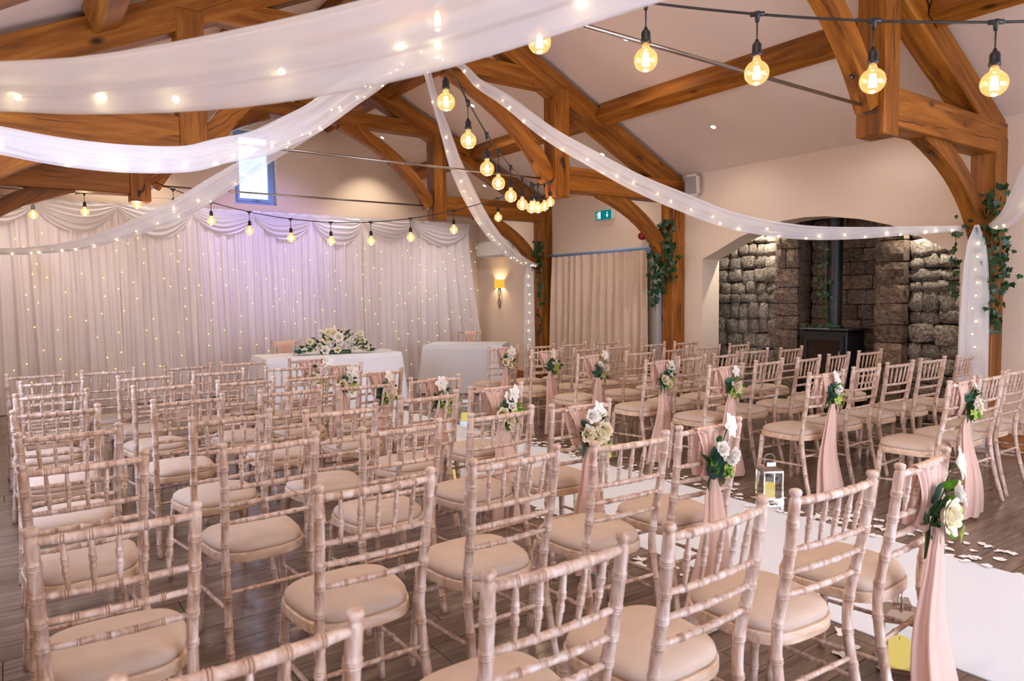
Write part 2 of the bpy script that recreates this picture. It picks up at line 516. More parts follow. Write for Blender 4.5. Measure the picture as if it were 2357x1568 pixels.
# right wall with the arched alcove opening
ARCH = [(3.06, 1.78), (3.18, 1.90), (3.305, 1.97), (3.52, 2.09), (3.74, 2.19), (4.067, 2.285), (4.47, 2.355), (4.74, 2.37), (5.0, 2.355),
        (5.261, 2.315), (5.64, 2.20), (5.976, 2.05), (6.21, 1.955)]
g = G()
W1 = 8.0
g.box(XR, YF - .3, 0, W1, 3.06, 3.25)
g.box(XR, 6.21, 0, W1, YB + .3, 3.25)
for (ya, za), (yb, zb) in zip(ARCH[:-1], ARCH[1:]):
    g.add([(XR, ya, za), (XR, yb, zb), (XR, yb, 3.25), (XR, ya, 3.25), (W1, ya, za), (W1, yb, zb), (W1, yb, 3.25), (W1, ya, 3.25)],
          [(0, 3, 2, 1), (4, 5, 6, 7), (0, 1, 5, 4), (3, 7, 6, 2)])
wall_right = struct('wall_right', g.mesh('wall_right', M['wall'], False), 'cream plastered side wall with arched alcove')
# alcove enclosure
g = G()
g.box(W1, 6.95, 0, 9.0, 7.1, 2.7); g.box(W1, 2.2, 0, 9.0, 2.35, 2.7); g.box(W1, 2.2, 2.62, 9.0, 7.1, 2.75); g.box(9.0, 2.2, -.02, 9.1, 7.1, 2.75)
g.box(W1 - .02, 2.2, -.03, 9.0, 7.1, 0.0)
struct('wall_alcove', g.mesh('wall_alcove', M['mortar'], False), 'enclosing walls of the fireplace alcove')
# left wall with two added openings that admit the fill light
g = G()
g.box(XL - .3, YF - .3, 0, XL, YB + .3, .95); g.box(XL - .3, YF - .3, 2.55, XL, YB + .3, 3.25)
for a, b in ((YF - .3, -2.7), (-.5, 3.8), (6.0, YB + .3)): g.box(XL - .3, a, .95, XL, b, 2.55)
struct('wall_left', g.mesh('wall_left', M['wall'], False), 'cream plastered side wall outside the view')
for i, (a, b) in enumerate(((-2.7, -.5), (3.8, 6.0))):
    g = G()
    for y0, y1, z0, z1 in ((a, b, .95, 1.0), (a, b, 2.5, 2.55), (a, a + .05, 1.0, 2.5), (b - .05, b, 1.0, 2.5), ((a + b) / 2 - .03, (a + b) / 2 + .03, 1.0, 2.5)):
        g.box(XL - .18, y0, z0, XL - .12, y1, z1)
    wf = struct('window_%d' % (i + 2), g.mesh('window_frame', M['frame_blue'], False), 'added blue grey window in the unseen side wall')  # added frame around an unseen fill opening
# rear wall (behind the camera) with added glazed doors around the fill light
g = G()
g.box(XL - .3, YF - .3, 0, 1.3, YF, 3.3); g.box(5.5, YF - .3, 0, W1, YF, 3.3); g.box(1.3, YF - .3, 2.7, 5.5, YF, 3.3); g.box(1.3, YF - .3, 0, 5.5, YF, .15)
g.add([(XL - .3, YF, 3.25), (XC, YF, 5.35), (W1, YF, 3.25), (XL - .3, YF - .3, 3.25), (XC, YF - .3, 5.35), (W1, YF - .3, 3.25)],
      [(0, 2, 1), (3, 4, 5)])
struct('wall_back', g.mesh('wall_back', M['wall'], False), 'rear gable wall behind the camera')
g = G()
for x0, x1 in ((1.3, 1.38), (2.65, 2.73), (4.06, 4.14), (5.42, 5.5)): g.box(x0, YF - .2, .15, x1, YF - .12, 2.7)
g.box(1.3, YF - .2, 2.62, 5.5, YF - .12, 2.7)
struct('door_added', g.mesh('door_frame', M['frame_blue'], False), 'added glazed doors behind the camera for fill light')
# front gable wall with the window hole
WX0, WX1, WZ0, WZ1 = 3.08, 3.74, 3.02, 4.20
g = G()
y0, y1 = YB, YB + .3
for xa, xb, za, zb in ((XL - .3, WX0, 0, 3.02), (WX1, W1, 0, 3.02), (WX0, WX1, 0, WZ0)): g.box(xa, y0, za, xb, y1, zb)


def gable_piece(xa, xb, zlow):
    za, zb = ceil_z(xa) + .05, ceil_z(xb) + .05
    g.add([(xa, y0, zlow), (xb, y0, zlow), (xb, y0, zb), (xa, y0, za), (xa, y1, zlow), (xb, y1, zlow), (xb, y1, zb), (xa, y1, za)],
          [(0, 1, 2, 3), (4, 7, 6, 5), (0, 4, 5, 1), (1, 5, 6, 2), (3, 2, 6, 7), (0, 3, 7, 4)])


gable_piece(XL - .3, WX0, 3.02); gable_piece(WX1, W1, 3.02)
gable_piece(WX0, XC, WZ1); gable_piece(XC, WX1, WZ1)
struct('wall_front', g.mesh('wall_front', M['wall'], False), 'cream gable wall behind the curtain backdrop')
# gable window
wn = struct('window_1', G().box(WX0, YB + .14, WZ0, WX1, YB + .20, WZ0 + .06).box(WX0, YB + .14, WZ1 - .06, WX1, YB + .20, WZ1)
            .box(WX0, YB + .14, WZ0 + .06, WX0 + .06, YB + .20, WZ1 - .06).box(WX1 - .06, YB + .14, WZ0 + .06, WX1, YB + .20, WZ1 - .06).mesh('window_frame', M['frame_blue'], False),
            'small blue framed window high in the gable wall')
g = G()
a, b, c, d = WX0 + .06, WX1 - .06, WZ0 + .06, WZ1 - .06
g.box(a, YB + .11, c, b, YB + .15, c + .045).box(a, YB + .11, d - .045, b, YB + .15, d).box(a, YB + .11, c + .045, a + .045, YB + .15, d - .045).box(b - .045, YB + .11, c + .045, b, YB + .15, d - .045)
link('sash_frame', g.mesh('sash_frame', M['frame_blue'], False), wn)
link('pane', G().box(a + .04, YB + .125, c + .04, b - .04, YB + .131, d - .04).mesh('pane', M['winglass'], False), wn)
link('window_handle', G().box(XC - .05, YB + .09, c + .0, XC + .05, YB + .11, c + .03).tube([(XC, YB + .09, c + .015), (XC, YB + .05, c + .02), (XC + .08, YB + .045, c + .02)], .009, 6).mesh('window_handle', M['frame_blue']), wn)
# ceiling slopes
g = G()
for sg in (-1, 1):
    xe = XC + sg * 4.6
    ze = 3.10 + 0.48 * (4.22 - 4.6)
    zr = ceil_z(XC)
    v = [(xe, YF - .3, ze), (XC, YF - .3, zr), (XC, YB + .3, zr), (xe, YB + .3, ze)]
    v += [(x, y, z + .25) for x, y, z in v]
    g.add(v, [(0, 1, 2, 3) if sg > 0 else (3, 2, 1, 0), (4, 7, 6, 5), (0, 4, 5, 1), (1, 5, 6, 2), (2, 6, 7, 3), (3, 7, 4, 0)])
ceiling = struct('ceiling', g.mesh('ceiling', M['ceil'], False), 'sloping white plaster ceiling')
# skirting
g = G().box(XR - .022, 6.78, 0, XR, 9.38, .136).box(XR - .022, 9.62, 0, XR, YB, .136).box(XR - .022, 6.22, 0, XR, 6.50, .136).box(XR - .022, YF, 0, XR, 2.66, .136)
struct('baseboard_right', g.mesh('baseboard_right', M['oakpale'], False), 'oak skirting board along the side wall')

# ------------------------------------------------------------------ oak trusses
def beam_mesh(L, h, t, mat, bev=.008):
    return bevelled_box_mesh('beam', L, t, h, bev, mat, (L / 2, 0, 0))


def beam(name, a, b, h, t, parent, mat=None, roll=None):
    """straight timber from a to b; h in the vertical plane, t across it"""
    a, b = Vector(a), Vector(b)
    d = b - a
    x = d.normalized()
    side = Vector((0, 1, 0)) if abs(x.y) < 0.7 else Vector((1, 0, 0))
    if roll: side = Vector(roll)
    z = x.cross(side).normalized(); y = z.cross(x)
    m = Matrix((x, y, z)).transposed().to_4x4(); m.translation = a
    return link(name, beam_mesh(d.length, h, t, mat or M['oak']), parent, mat4=m)


def brace(name, p0, p1, p2, h, t, parent, n=10):
    """curved timber along a quadratic curve; depth h in the plane, thickness t along Y"""
    p0, p1, p2 = Vector(p0), Vector(p1), Vector(p2)
    ax = (p2 - p0).normalized(); up = Vector((-ax.z, 0, ax.x))
    m = Matrix((ax, Vector((0, 1, 0)), ax.cross(Vector((0, 1, 0))))).transposed().to_4x4(); m.translation = p0
    inv = m.inverted()
    vs = []
    for i in range(n + 1):
        u = i / n
        q = p0 * (1 - u) ** 2 + p1 * 2 * u * (1 - u) + p2 * u * u
        tg = ((p1 - p0) * (1 - u) + (p2 - p1) * u).normalized()
        nr = Vector((-tg.z, 0, tg.x))
        for a, b in ((-1, -1), (1, -1), (1, 1), (-1, 1)):
            vs.append(inv @ (q + nr * a * h / 2 + Vector((0, b * t / 2, 0))))
    fs = [(3, 2, 1, 0), (n * 4, n * 4 + 1, n * 4 + 2, n * 4 + 3)]
    for i in range(n):
        for k in range(4):
            k2 = (k + 1) % 4
            fs.append((i * 4 + k, i * 4 + k2, (i + 1) * 4 + k2, (i + 1) * 4 + k))
    me = G().add(vs, fs).mesh(name, M['oak'], False)
    return link(name, me, parent, mat4=m)


TR = {1: 2.79, 2: 6.62, 3: 9.50}
TL = {1: 'orange oak roof truss nearest the camera over the right aisle chairs', 2: 'middle oak roof truss whose post stands left of the stone alcove',
      3: 'farthest oak roof truss nearest the curtain backdrop', 0: 'oak roof truss behind the camera'}


def make_truss(k, Y):
    t = thing('roof_truss', TL[k], 'roof truss', (XC, Y, 0), 0, 'oak roof trusses')
    for s in (1, -1):
        beam('wall_post', (s * 4.10, 0, 0), (s * 4.10, 0, 2.90), .24, .22, t, roll=(0, 1, 0))
        beam('hammer_post', (s * 2.04, 0, 2.66), (s * 2.04, 0, 3.93), .22, .22, t)
        beam('hammer_beam', (s * 2.15, 0, 2.885), (s * 4.215, 0, 2.885), .29, .212, t)
        # principal rafter: top edge runs just under the ceiling slope
        zt = lambda o: 3.075 + .48 * (4.15 - o)
        sn, cs = .48 / 1.1092, 1 / 1.1092
        dx, dz = -sn * .14, -cs * .14
        beam('rafter', (s * (4.18 + dx), 0, zt(4.18) + dz), (s * (0.05 + dx), 0, zt(.05) + dz), .27, .204, t)
        brace('brace', (s * 3.93, 0, 1.98), (s * 3.62, 0, 2.55), (s * 2.72, 0, 2.80), .17, .12, t)
        brace('brace', (s * 1.90, 0, 2.86), (s * 1.50, 0, 3.58), (s * .50, 0, 3.93), .18, .12, t)
        for q0, q1, q2, hh in (((3.93, 1.98), (3.62, 2.55), (2.72, 2.80), .17), ((1.90, 2.86), (1.50, 3.58), (.50, 3.93), .18)):
            for u in (.18, .86):
                bx_ = q0[0] * (1 - u) ** 2 + q1[0] * 2 * u * (1 - u) + q2[0] * u * u; bz_ = q0[1] * (1 - u) ** 2 + q1[1] * 2 * u * (1 - u) + q2[1] * u * u
                tx_ = (q1[0] - q0[0]) * (1 - u) + (q2[0] - q1[0]) * u; tz_ = (q1[1] - q0[1]) * (1 - u) + (q2[1] - q1[1]) * u
                ll_ = math.hypot(tx_, tz_); nx_, nz_ = tz_ / ll_, -tx_ / ll_
                if nx_ > 0: nx_, nz_ = -nx_, -nz_
                a_ = Vector((s * (bx_ + nx_ * hh / 2), 0, bz_ + nz_ * hh / 2)); n_ = Vector((s * nx_, 0, nz_))
                g_ = G().tube([a_ - n_ * .01, a_ + n_ * .003], .020, 12, mi=0).tube([a_ + n_ * .003, a_ + n_ * .008], .010, 8, mi=1)
                link('bolt', g_.mesh('bolt', [M['black'], M['steel']], False), t)
    beam('collar', (-2.0, 0, 3.995), (2.0, 0, 3.995), .20, .196, t)
    beam('king_post', (0, 0, 4.09), (0, 0, 4.98), .20, .188, t)
    return t


for k, Y in TR.items(): make_truss(k, Y)
make_truss(0, -1.1)
# purlins between the trusses
PUR = 'orange oak purlin under the sloping ceiling, %s slope, %s line, %s'
seg = [('behind the camera', -3.0, -1.21), ('rear bay', -0.99, 2.68), ('first bay', 2.90, 6.51), ('second bay', 6.73, 9.39), ('last bay to the gable', 9.61, YB)]
for sd, s in (('right', 1), ('left', -1)):
    for ln, off in (('lower', 2.70), ('upper', 1.18)):
        for nm, ya, yb in seg:
            z = ceil_z(XC + off) - .115
            a = math.atan(.48) * s
            o = beam('purlin', (XC + s * off, ya, z), (XC + s * off, yb, z), .21, .19, None, roll=(math.cos(a), 0, -math.sin(a)))
            tag(o, PUR % (sd, ln, nm), 'purlin', 'oak purlins')
o = beam('ridge_beam', (XC, YF, 5.02), (XC, YB, 5.02), .2, .14, None); tag(o, 'oak ridge beam along the top of the ceiling', 'ridge beam')
# steel tie rods
for k, Y in list(TR.items()) + [(0, -1.1)]:
    nm = {1: 'nearest steel tie rod running above the aisle', 2: 'steel tie rod crossing the middle roof truss', 3: 'farthest thin steel tie rod, above the curtain swags', 0: 'steel tie rod behind the camera'}[k]
    t = thing('tie_rod', nm, 'tie rod', (XC, Y, 2.87), 0, 'steel tie rods')
    link('rod', G().tube([(-1.93, 0, 0), (1.93, 0, 0)], .0125, 10).mesh('rod', M['steel']), t)
    for s in (-1, 1):
        link('fixing_plate', G().box(min(s * 1.93, s * 1.90), -.05, -.05, max(s * 1.93, s * 1.90), .05, .05).tube([(s * 1.92, 0, 0), (s * 1.84, 0, 0)], .02, 8).mesh('plate', M['steel'], False), t)

# ------------------------------------------------------------------ recessed downlights
DLBL = {0: 'recessed spotlight in the right slope above the first bay, upper', 1: 'recessed spotlight low on the right slope above the alcove',
        2: 'recessed spotlight low on the right slope above the exit sign', 3: 'recessed spotlight in the right slope beyond the middle truss, upper',
        4: 'recessed spotlight at the gable washing the front wall', 5: 'recessed spotlight low on the right slope beyond the far truss',
        6: 'recessed spotlight in the left slope seen between the left beams'}
for i, (x, y) in enumerate(DOWN):
    s = 1 if x > XC else -1
    t = thing('downlight', DLBL.get(i, 'recessed spotlight in the part of the ceiling out of view'), 'spotlight', (x, y, ceil_z(x) - .002), 0, 'recessed ceiling spotlights' if i < 7 else 'ceiling spotlights out of view')
    t.rotation_euler = (0, math.atan(.48) * s, 0)
    link('bezel', G().lathe([(.030, 0), (.046, 0), (.046, -.006), (.040, -.010), (.030, -.008), (.030, 0)], 20).mesh('bezel', M['white']), t)
    link('lens', G().lathe([(0, -.004), (.030, -.004), (.030, -.006), (0, -.006)], 16).mesh('lens', M['spotglow']), t)

# ------------------------------------------------------------------ stone walls of the alcove
rs = random.Random(3)


def stone_variant(seed, rough):
    """unit stone: front faces -X; local Y width 1, Z height 1, X depth ~1"""
    rr = random.Random(seed)
    bm = bmesh.new()
    bmesh.ops.create_cube(bm, size=1.0)
    bmesh.ops.subdivide_edges(bm, edges=list(bm.edges), cuts=2, use_grid_fill=True)
    off = Vector((seed * 3.1, seed * 1.7, seed))
    for v in bm.verts:
        c = v.co
        r = Vector((c.x, c.y * 1.0, c.z * 1.0))
        e = max(0, abs(c.y) - .3) / .2; f = max(0, abs(c.z) - .3) / .2
        if c.x < 0:
            c.x += (0.12 * e * e + 0.12 * f * f) * rough
        if e > .5 and f > .5:
            c.y *= (1 - .08 * rough); c.z *= (1 - .08 * rough)
        n1 = noise.noise(r * 2.3 + off); n2 = noise.noise(r * 2.3 + off + Vector((9, 4, 7)))
        if c.x < 0: c.x += noise.noise(r * 3 + off + Vector((2, 3, 1))) * .35 * rough
        c.y += n1 * .09 * rough; c.z += n2 * .09 * rough
    me = bpy.data.meshes.new('stone'); bm.to_mesh(me); bm.free()
    return me


RUB = [stone_variant(i + 1, 1.0) for i in range(9)]
DRS = [stone_variant(i + 40, .45) for i in range(7)]
for m_ in RUB: m_.materials.append(M['rubble']); m_.polygons.foreach_set('use_smooth', [True] * len(m_.polygons))
for m_ in DRS: m_.materials.append(M['dressed'])


def stone_panel(parent, fx, ya, yb, z0, z1, pool, hrow, wmin, wmax, axis='x', dep=.10):
    z = z0; row = 0
    while z < z1 - .04:
        h = hrow * (rs.uniform(.62, 1.4) if pool is RUB else rs.uniform(.8, 1.25))
        if z + h > z1 - .05: h = z1 - z
        y = ya
        while y < yb - .01:
            w = rs.uniform(wmin, wmax)
            if yb - (y + w) < wmin * .6: w = yb - y
            o = bpy.data.objects.new('stone', rs.choice(pool)); COL.objects.link(o); o.parent = parent
            fl = rs.choice((1, -1))
            if axis == 'x':
                dp = dep if pool is RUB else .17
                gp = .003 if pool is RUB else .010
                o.scale = (dp, (w - gp), (h - gp)); o.location = (fx + dp / 2 - rs.uniform(0, .03 if pool is RUB else .015), y + w / 2, z + h / 2 + (rs.uniform(-.014, .014) if pool is RUB else 0))
                if pool is RUB: o.scale[2] *= rs.uniform(.90, 1.14)
                o.rotation_euler = (rs.uniform(-.05, .05) if pool is RUB else rs.uniform(-.015, .015), 0, 0)
            else:
                o.scale = (dep, (w - .008), (h - .012)); o.location = (y + w / 2, fx + dep / 2, z + h / 2)
                o.rotation_euler = (0, 0, PI / 2)
            y += w
        z += h; row += 1


def core(x0, y0, x1, y1, z1=2.62):
    return G().box(x0, y0, 0, x1, y1, z1).mesh('core', M['mortar'], False)


w_ = struct('wall_rubble_left', core(8.47, 5.50, 9.0, 6.95), 'rough grey rubble stone left of the chimney recess')
stone_panel(w_, 8.40, 5.53, 6.62, .0, 2.5, RUB, .155, .12, .26)
w_ = struct('wall_rubble_right', core(8.47, 2.35, 9.0, 3.90), 'rough grey rubble stone right of the chimney recess')
stone_panel(w_, 8.40, 3.05, 3.88, .0, 2.5, RUB, .165, .16, .30)
w_ = struct('wall_pier_left', core(8.32, 5.20, 9.0, 5.50), 'dressed brown stone pier left of the stove')
stone_panel(w_, 8.25, 5.18, 5.52, .0, 2.55, DRS, .20, .17, .36)
stone_panel(w_, 5.182, 8.33, 8.56, .9, 2.55, DRS, .20, .12, .25, 'y', .05)
w_ = struct('wall_pier_right', core(8.32, 3.90, 9.0, 4.17), 'dressed brown stone pier right of the stove')
stone_panel(w_, 8.25, 3.88, 4.20, .0, 2.55, DRS, .21, .17, .34)
w_ = struct('wall_recess', core(8.62, 4.17, 9.0, 5.20), 'shaded brown stone at the back of the chimney recess')
stone_panel(w_, 8.55, 4.19, 5.18, .0, 2.6, DRS, .19, .18, .40)
# stove, flue and hearth
t = thing('wood_stove', 'black wood burning stove with glass door in the stone alcove', 'stove', (8.19, 4.66, 0))
link('body', bevelled_box_mesh('body', .40, .56, .62, .012, M['black'], (0, 0, .68)), t)
link('top_plate', bevelled_box_mesh('top_plate', .47, .62, .025, .006, M['black'], (0, 0, 1.003)), t)
link('log_box', G().box(-.19, -.27, 0.02, .19, -.24, .37).box(-.19, .24, .02, .19, .27, .37).box(-.19, -.27, .0, .19, .27, .03).box(.16, -.24, .03, .19, .24, .37).mesh('log_box', M['black'], False), t)
dr = link('stove_door', G().box(-.225, -.25, .42, -.20, .25, .46).box(-.225, -.25, .88, -.20, .25, .93).box(-.225, -.25, .46, -.20, -.21, .88).box(-.225, .21, .46, -.20, .25, .88).mesh('door', M['black'], False), t)
link('door_glass', G().box(-.215, -.21, .46, -.205, .21, .88).mesh('glass', M['stoveglass'], False), dr)
link('handle', G().tube([(-.225, -.22, .6), (-.26, -.22, .62), (-.26, -.22, .74), (-.225, -.22, .76)], .008, 8).mesh('handle', M['steel']), dr)
t2 = thing('flue_pipe', 'black stove flue pipe wound with ivy', 'flue pipe', (8.2, 4.66, 1.016))
link('pipe', G().lathe([(.088, 0), (.088, 1.58)], 28).mesh('pipe', M['black']), t2)
link('collar', G().lathe([(.088, 0), (.105, 0), (.105, .03), (.088, .03)], 28).mesh('collar', M['black']), t2)
o = link('hearth_slab', bevelled_box_mesh('hearth', .55, 1.3, .04, .006, M['mortar'], (8.27, 4.66, .02))); tag(o, 'dark stone hearth slab under the stove', 'hearth')
o.location.z = 0.0
for so in (t,): so.location.z = .04
t2.location.z = 1.056
for i, (x, y, z) in enumerate(((8.2, 5.72, 2.58), (8.2, 3.68, 2.58))):
    t = thing('downlight', 'alcove spotlight over the %s rubble stone' % ('left' if i == 0 else 'right'), 'spotlight', (x, y, 2.618), 0, 'alcove spotlights')
    link('bezel', G().lathe([(.030, 0), (.046, 0), (.046, -.006), (.030, -.006)], 20).mesh('bezel', M['white']), t)
    link('lens', G().lathe([(0, -.004), (.030, -.004), (.030, -.006), (0, -.006)], 16).mesh('lens', M['spotglow']), t)

# ------------------------------------------------------------------ wall fittings on the right wall
# door frame edge beside the curtain
g = G().box(XR - .04, 6.74, 0, XR, 6.95, 2.16).box(XR - .04, 9.25, 0, XR, 9.33, 2.16).box(XR - .04, 6.95, 2.08, XR, 9.25, 2.16)
dd = struct('door_1', g.mesh('door_frame', M['frame_blue'], False), 'blue grey glazed door frame behind the beige curtain')
link('pane', G().box(XR - .02, 6.95, .05, XR - .012, 9.25, 2.08).mesh('pane', M['winglass'], False), dd)
# beige curtain
t = thing('curtain', 'full length beige chenille curtain between two oak posts', 'curtain', (XR - .12, 8.2, 0))


def curt(u, v):
    y = -1.10 + 2.16 * u + (.14 * (u - .35)) * (1 - v) * (1 if u > .35 else -.2)
    amp = .030 + .020 * (1 - v)
    ph = 2 * PI * 13 * u + 1.6 * math.sin(7 * u) + .8 * math.sin(17 * u) + .5 * math.sin(3 * v + 9 * u)
    x = amp * math.sin(ph) + .008 * math.sin(ph * 2.3 + 4 * v)
    return (x, y, .01 + 2.11 * v)


link('fabric', G().grid(curt, 300, 14).mesh('fabric', M['curtain']), t)
link('heading_tape', G().grid(lambda u, v: (curt(u, 1)[0] - .004, curt(u, 1)[1], 2.05 + .08 * v), 300, 1).mesh('tape', M['curtain']), t)
t = thing('curtain_pole', 'blue grey curtain pole above the beige curtain', 'curtain pole', (XR - .12, 8.2, 2.16))
link('pole', G().tube([(0, -1.42, 0), (0, 1.16, 0)], .016, 12).mesh('pole', M['frame_blue']), t)
for yy in (-1.3, 1.05): link('bracket', G().tube([(0, yy, 0), (.12, yy, 0)], .01, 8).mesh('bracket', M['frame_blue']), t)
# loudspeaker
t = thing('wall_speaker', 'white wall loudspeaker beside the top of the middle oak post', 'loudspeaker', (XR, 6.30, 2.95))
t.rotation_euler = (0, -.12, .25)
bm = bmesh.new(); bmesh.ops.create_cube(bm, size=1.0)
for v in bm.verts: v.co = Vector((v.co.x * .16 - .12, v.co.y * (.20 if v.co.x < 0 else .13), v.co.z * .28))
bmesh.ops.bevel(bm, geom=list(bm.edges), offset=.03, segments=3, affect='EDGES')
me = bpy.data.meshes.new('case'); bm.to_mesh(me); bm.free(); me.materials.append(M['white']); link('case', me, t)
link('grille', bevelled_box_mesh('grille', .012, .155, .225, .005, M['grille'], (-.203, 0, 0)), t)
link('bracket', G().box(-.05, -.02, -.02, .02, .02, .02).mesh('bracket', M['white'], False), t)
# exit sign
t = thing('exit_sign', 'green emergency exit sign with running man and down arrow', 'exit sign', (XR, 8.04, 2.72))
link('housing', bevelled_box_mesh('housing', .09, .36, .15, .006, M['white'], (-.045, 0, 0)), t)
link('sign_face', G().box(-.094, -.175, -.07, -.090, .175, .07).mesh('sign_face', M['green'], False), t)
g = G().box(-.097, .055, -.055, -.094, .10, .055)
# arrow (pointing down)
g.add([(-.096, -.083, .045), (-.096, -.097, .045), (-.096, -.097, 0), (-.096, -.118, 0), (-.096, -.09, -.05), (-.096, -.062, 0), (-.096, -.083, 0)], [(0, 1, 2, 3, 4, 5, 6)])
link('white_symbols', g.mesh('symbols', M['signwhite'], False), t)
g = G()
g.tube([(-.0985, .118, .045), (-.098, .118, .046)], .011, 8)
for a, b in (((.116, .034), (.110, -.005)), ((.110, -.005), (.135, -.03)), ((.135, -.03), (.132, -.055)), ((.110, -.005), (.088, -.025)), ((.088, -.025), (.078, -.05)), ((.116, .028), (.092, .008)), ((.116, .028), (.142, .012))):
    g.tube([(-.098, a[0], a[1]), (-.098, b[0], b[1])], .0055, 6)
link('running_man', g.mesh('man', M['signwhite'], False), t)
# fire alarm sounder
t = thing('fire_alarm', 'round red fire alarm sounder below the curved brace', 'fire alarm', (XR, 7.265, 2.34))
t.rotation_euler = (0, -PI / 2, 0)
link('base', G().lathe([(0, 0), (.05, 0), (.05, .035), (0, .036)], 24).mesh('base', M['red']), t)
link('sounder', G().lathe([(0, .03), (.046, .035), (.055, .05), (.055, .075), (.045, .09), (0, .092)], 24).mesh('sounder', M['red']), t)
# wall lamp
t = thing('wall_lamp', 'wall lamp with amber shade and twisted pewter stem', 'wall lamp', (XR, 10.96, 1.25))


def half(r, z, n=18): return [(-math.sin(PI * k / n) * r, -math.cos(PI * k / n) * r * 1.25, z) for k in range(n + 1)]


a, b = half(.105, .40), half(.105, .56)
g = G().add(a + b, [(k, k + 1, k + 20, k + 19) for k in range(18)])
link('lamp_shade', g.mesh('shade', M['ampglow']), t)
link('bulb', G().lathe([(0, .44), (.022, .46), (.022, .50), (0, .52)], 10, (-.05, 0, 0)).mesh('bulb', M['lampwhite']), t)
g = G()
for s in (1, -1):
    g.tube([(-.03, s * .035 * math.sin(2 * PI * k / 24 * 1.0), .42 - .40 * k / 24) for k in range(25)], [.008] * 25, 8)
link('twisted_stem', g.mesh('stem', M['pewter']), t)
link('back_plate', G().box(-.02, -.02, .36, 0, .02, .48).mesh('plate', M['pewter'], False), t)
pl = bpy.data.lights.new('wall_lamp_light', 'POINT'); pl.energy = 14; pl.color = (1, .78, .45); pl.shadow_soft_size = .03
o = bpy.data.objects.new('wall_lamp_light', pl); COL.objects.link(o); o.location = (XR - .07, 10.96, 1.73)
# air conditioner
t = thing('air_conditioner', 'white wall air conditioner above the wall lamp', 'air conditioner', (XR, 10.98, 2.24))
bm = bmesh.new(); bmesh.ops.create_cube(bm, size=1.0)
for v in bm.verts: v.co = Vector((v.co.x * .24 - .12, v.co.y * .92, v.co.z * .30 + .13))
bmesh.ops.bevel(bm, geom=list(bm.edges), offset=.035, segments=3, affect='EDGES')
me = bpy.data.meshes.new('case'); bm.to_mesh(me); bm.free(); me.materials.append(M['white']); link('case', me, t)
for k in range(2): link('louvre', G().box(-.225 + .05 * k, -.40, -.026, -.20 + .05 * k, .40, -.02).mesh('louvre', M['grille'], False), t)

# ------------------------------------------------------------------ curtain backdrop with swags
BY = 11.36
XS = [-.55, .40, 1.37, 2.35, 3.26, 4.17, 5.05, 6.02, 7.2]
t = thing('curtain_backdrop', 'white voile curtain backdrop with swagged top across the front wall', 'backdrop', (0, BY, 0))


def bd_panel(x0, x1, idx):
    n = 72
    last = idx == len(XS) - 2

    def fn(u, v):
        x = x0 + (x1 - x0) * u
        if last: x += .32 * smoothstep(.3, 1, u) * (1 - v) ** 1.3
        ph = 2 * PI * 5.2 * u * (x1 - x0) + 5 * idx + .8 * math.sin(2.1 * v + u * 5 + idx)
        a = .026 + .020 * (1 - v) + .008 * math.sin(9 * u + 3 * idx)
        y = a * math.sin(ph) + .012 * math.sin(ph * 2.7 + 3 * v) - .04 * (1 - v) * (1 - v)
        return (x, y, .012 + 2.80 * v)
    return G().grid(fn, n, 22)


for i in range(len(XS) - 1):
    link('drape_panel', bd_panel(XS[i], XS[i + 1], i).mesh('panel', M['voilebig']), t)
    x0, x1 = XS[i], XS[i + 1]
    dpt = .40 + .05 * ((i * 37) % 3 - 1)

    def sw(u, v, x0=x0, x1=x1, dpt=dpt, i=i):
        w = 4 * u * (1 - u)
        z = 2.83 - v * (.05 + (dpt - .05) * w ** .75)
        y = -.05 - .06 * w * math.sin(PI * v) - .014 * math.sin(2 * PI * (v * 5 + .3 * math.sin(6 * u + i))) * (w ** .5) - .02 * w * v
        return (x0 + (x1 - x0) * u, y, z)
    link('swag', G().grid(sw, 36, 30).mesh('swag', M['swag']), t)
link('header_band', G().grid(lambda u, v: (-.6 + 7.82 * u, -.045 + .012 * math.sin(260 * u), 2.80 + .06 * v + .006 * math.sin(180 * u)), 420, 2).mesh('header', M['swag']), t)
t = thing('backdrop_pole', 'white support pole of the curtain backdrop', 'pole', (0, BY + .06, 2.83))
link('pole', G().tube([(-.6, 0, 0), (7.25, 0, 0)], .018, 10).mesh('pole', M['white']), t)
for x in (-.5, 3.4, 7.2): link('stand', G().tube([(x, 0, 0), (x, 0, -2.815)], .018, 8).mesh('stand', M['white']), t)
# fairy lights of the backdrop
t = thing('fairy_light_curtain', 'yellow fairy lights scattered over the white curtain backdrop', 'fairy lights', (0, BY, 0))
fm = G(); bmm = bmesh.new(); bmesh.ops.create_icosphere(bmm, subdivisions=1, radius=.0085)
fb = bpy.data.meshes.new('fairy_bulb'); bmm.to_mesh(fb); bmm.free(); fb.materials.append(M['fairyy'])
rf = random.Random(11)
pts = []
while len(pts) < 230:
    x = rf.uniform(-.3, 7.35); z = rf.uniform(.15, 2.42)
    if all((x - a) ** 2 + (z - b) ** 2 > .018 for a, b in pts): pts.append((x, z))
for x, z in pts:
    o = link('bulb', fb, t, loc=(x, -.075 - .04 * (1 - z / 2.8) ** 2, z))
    if x > 2.5: o.scale = (.8, .8, .8)

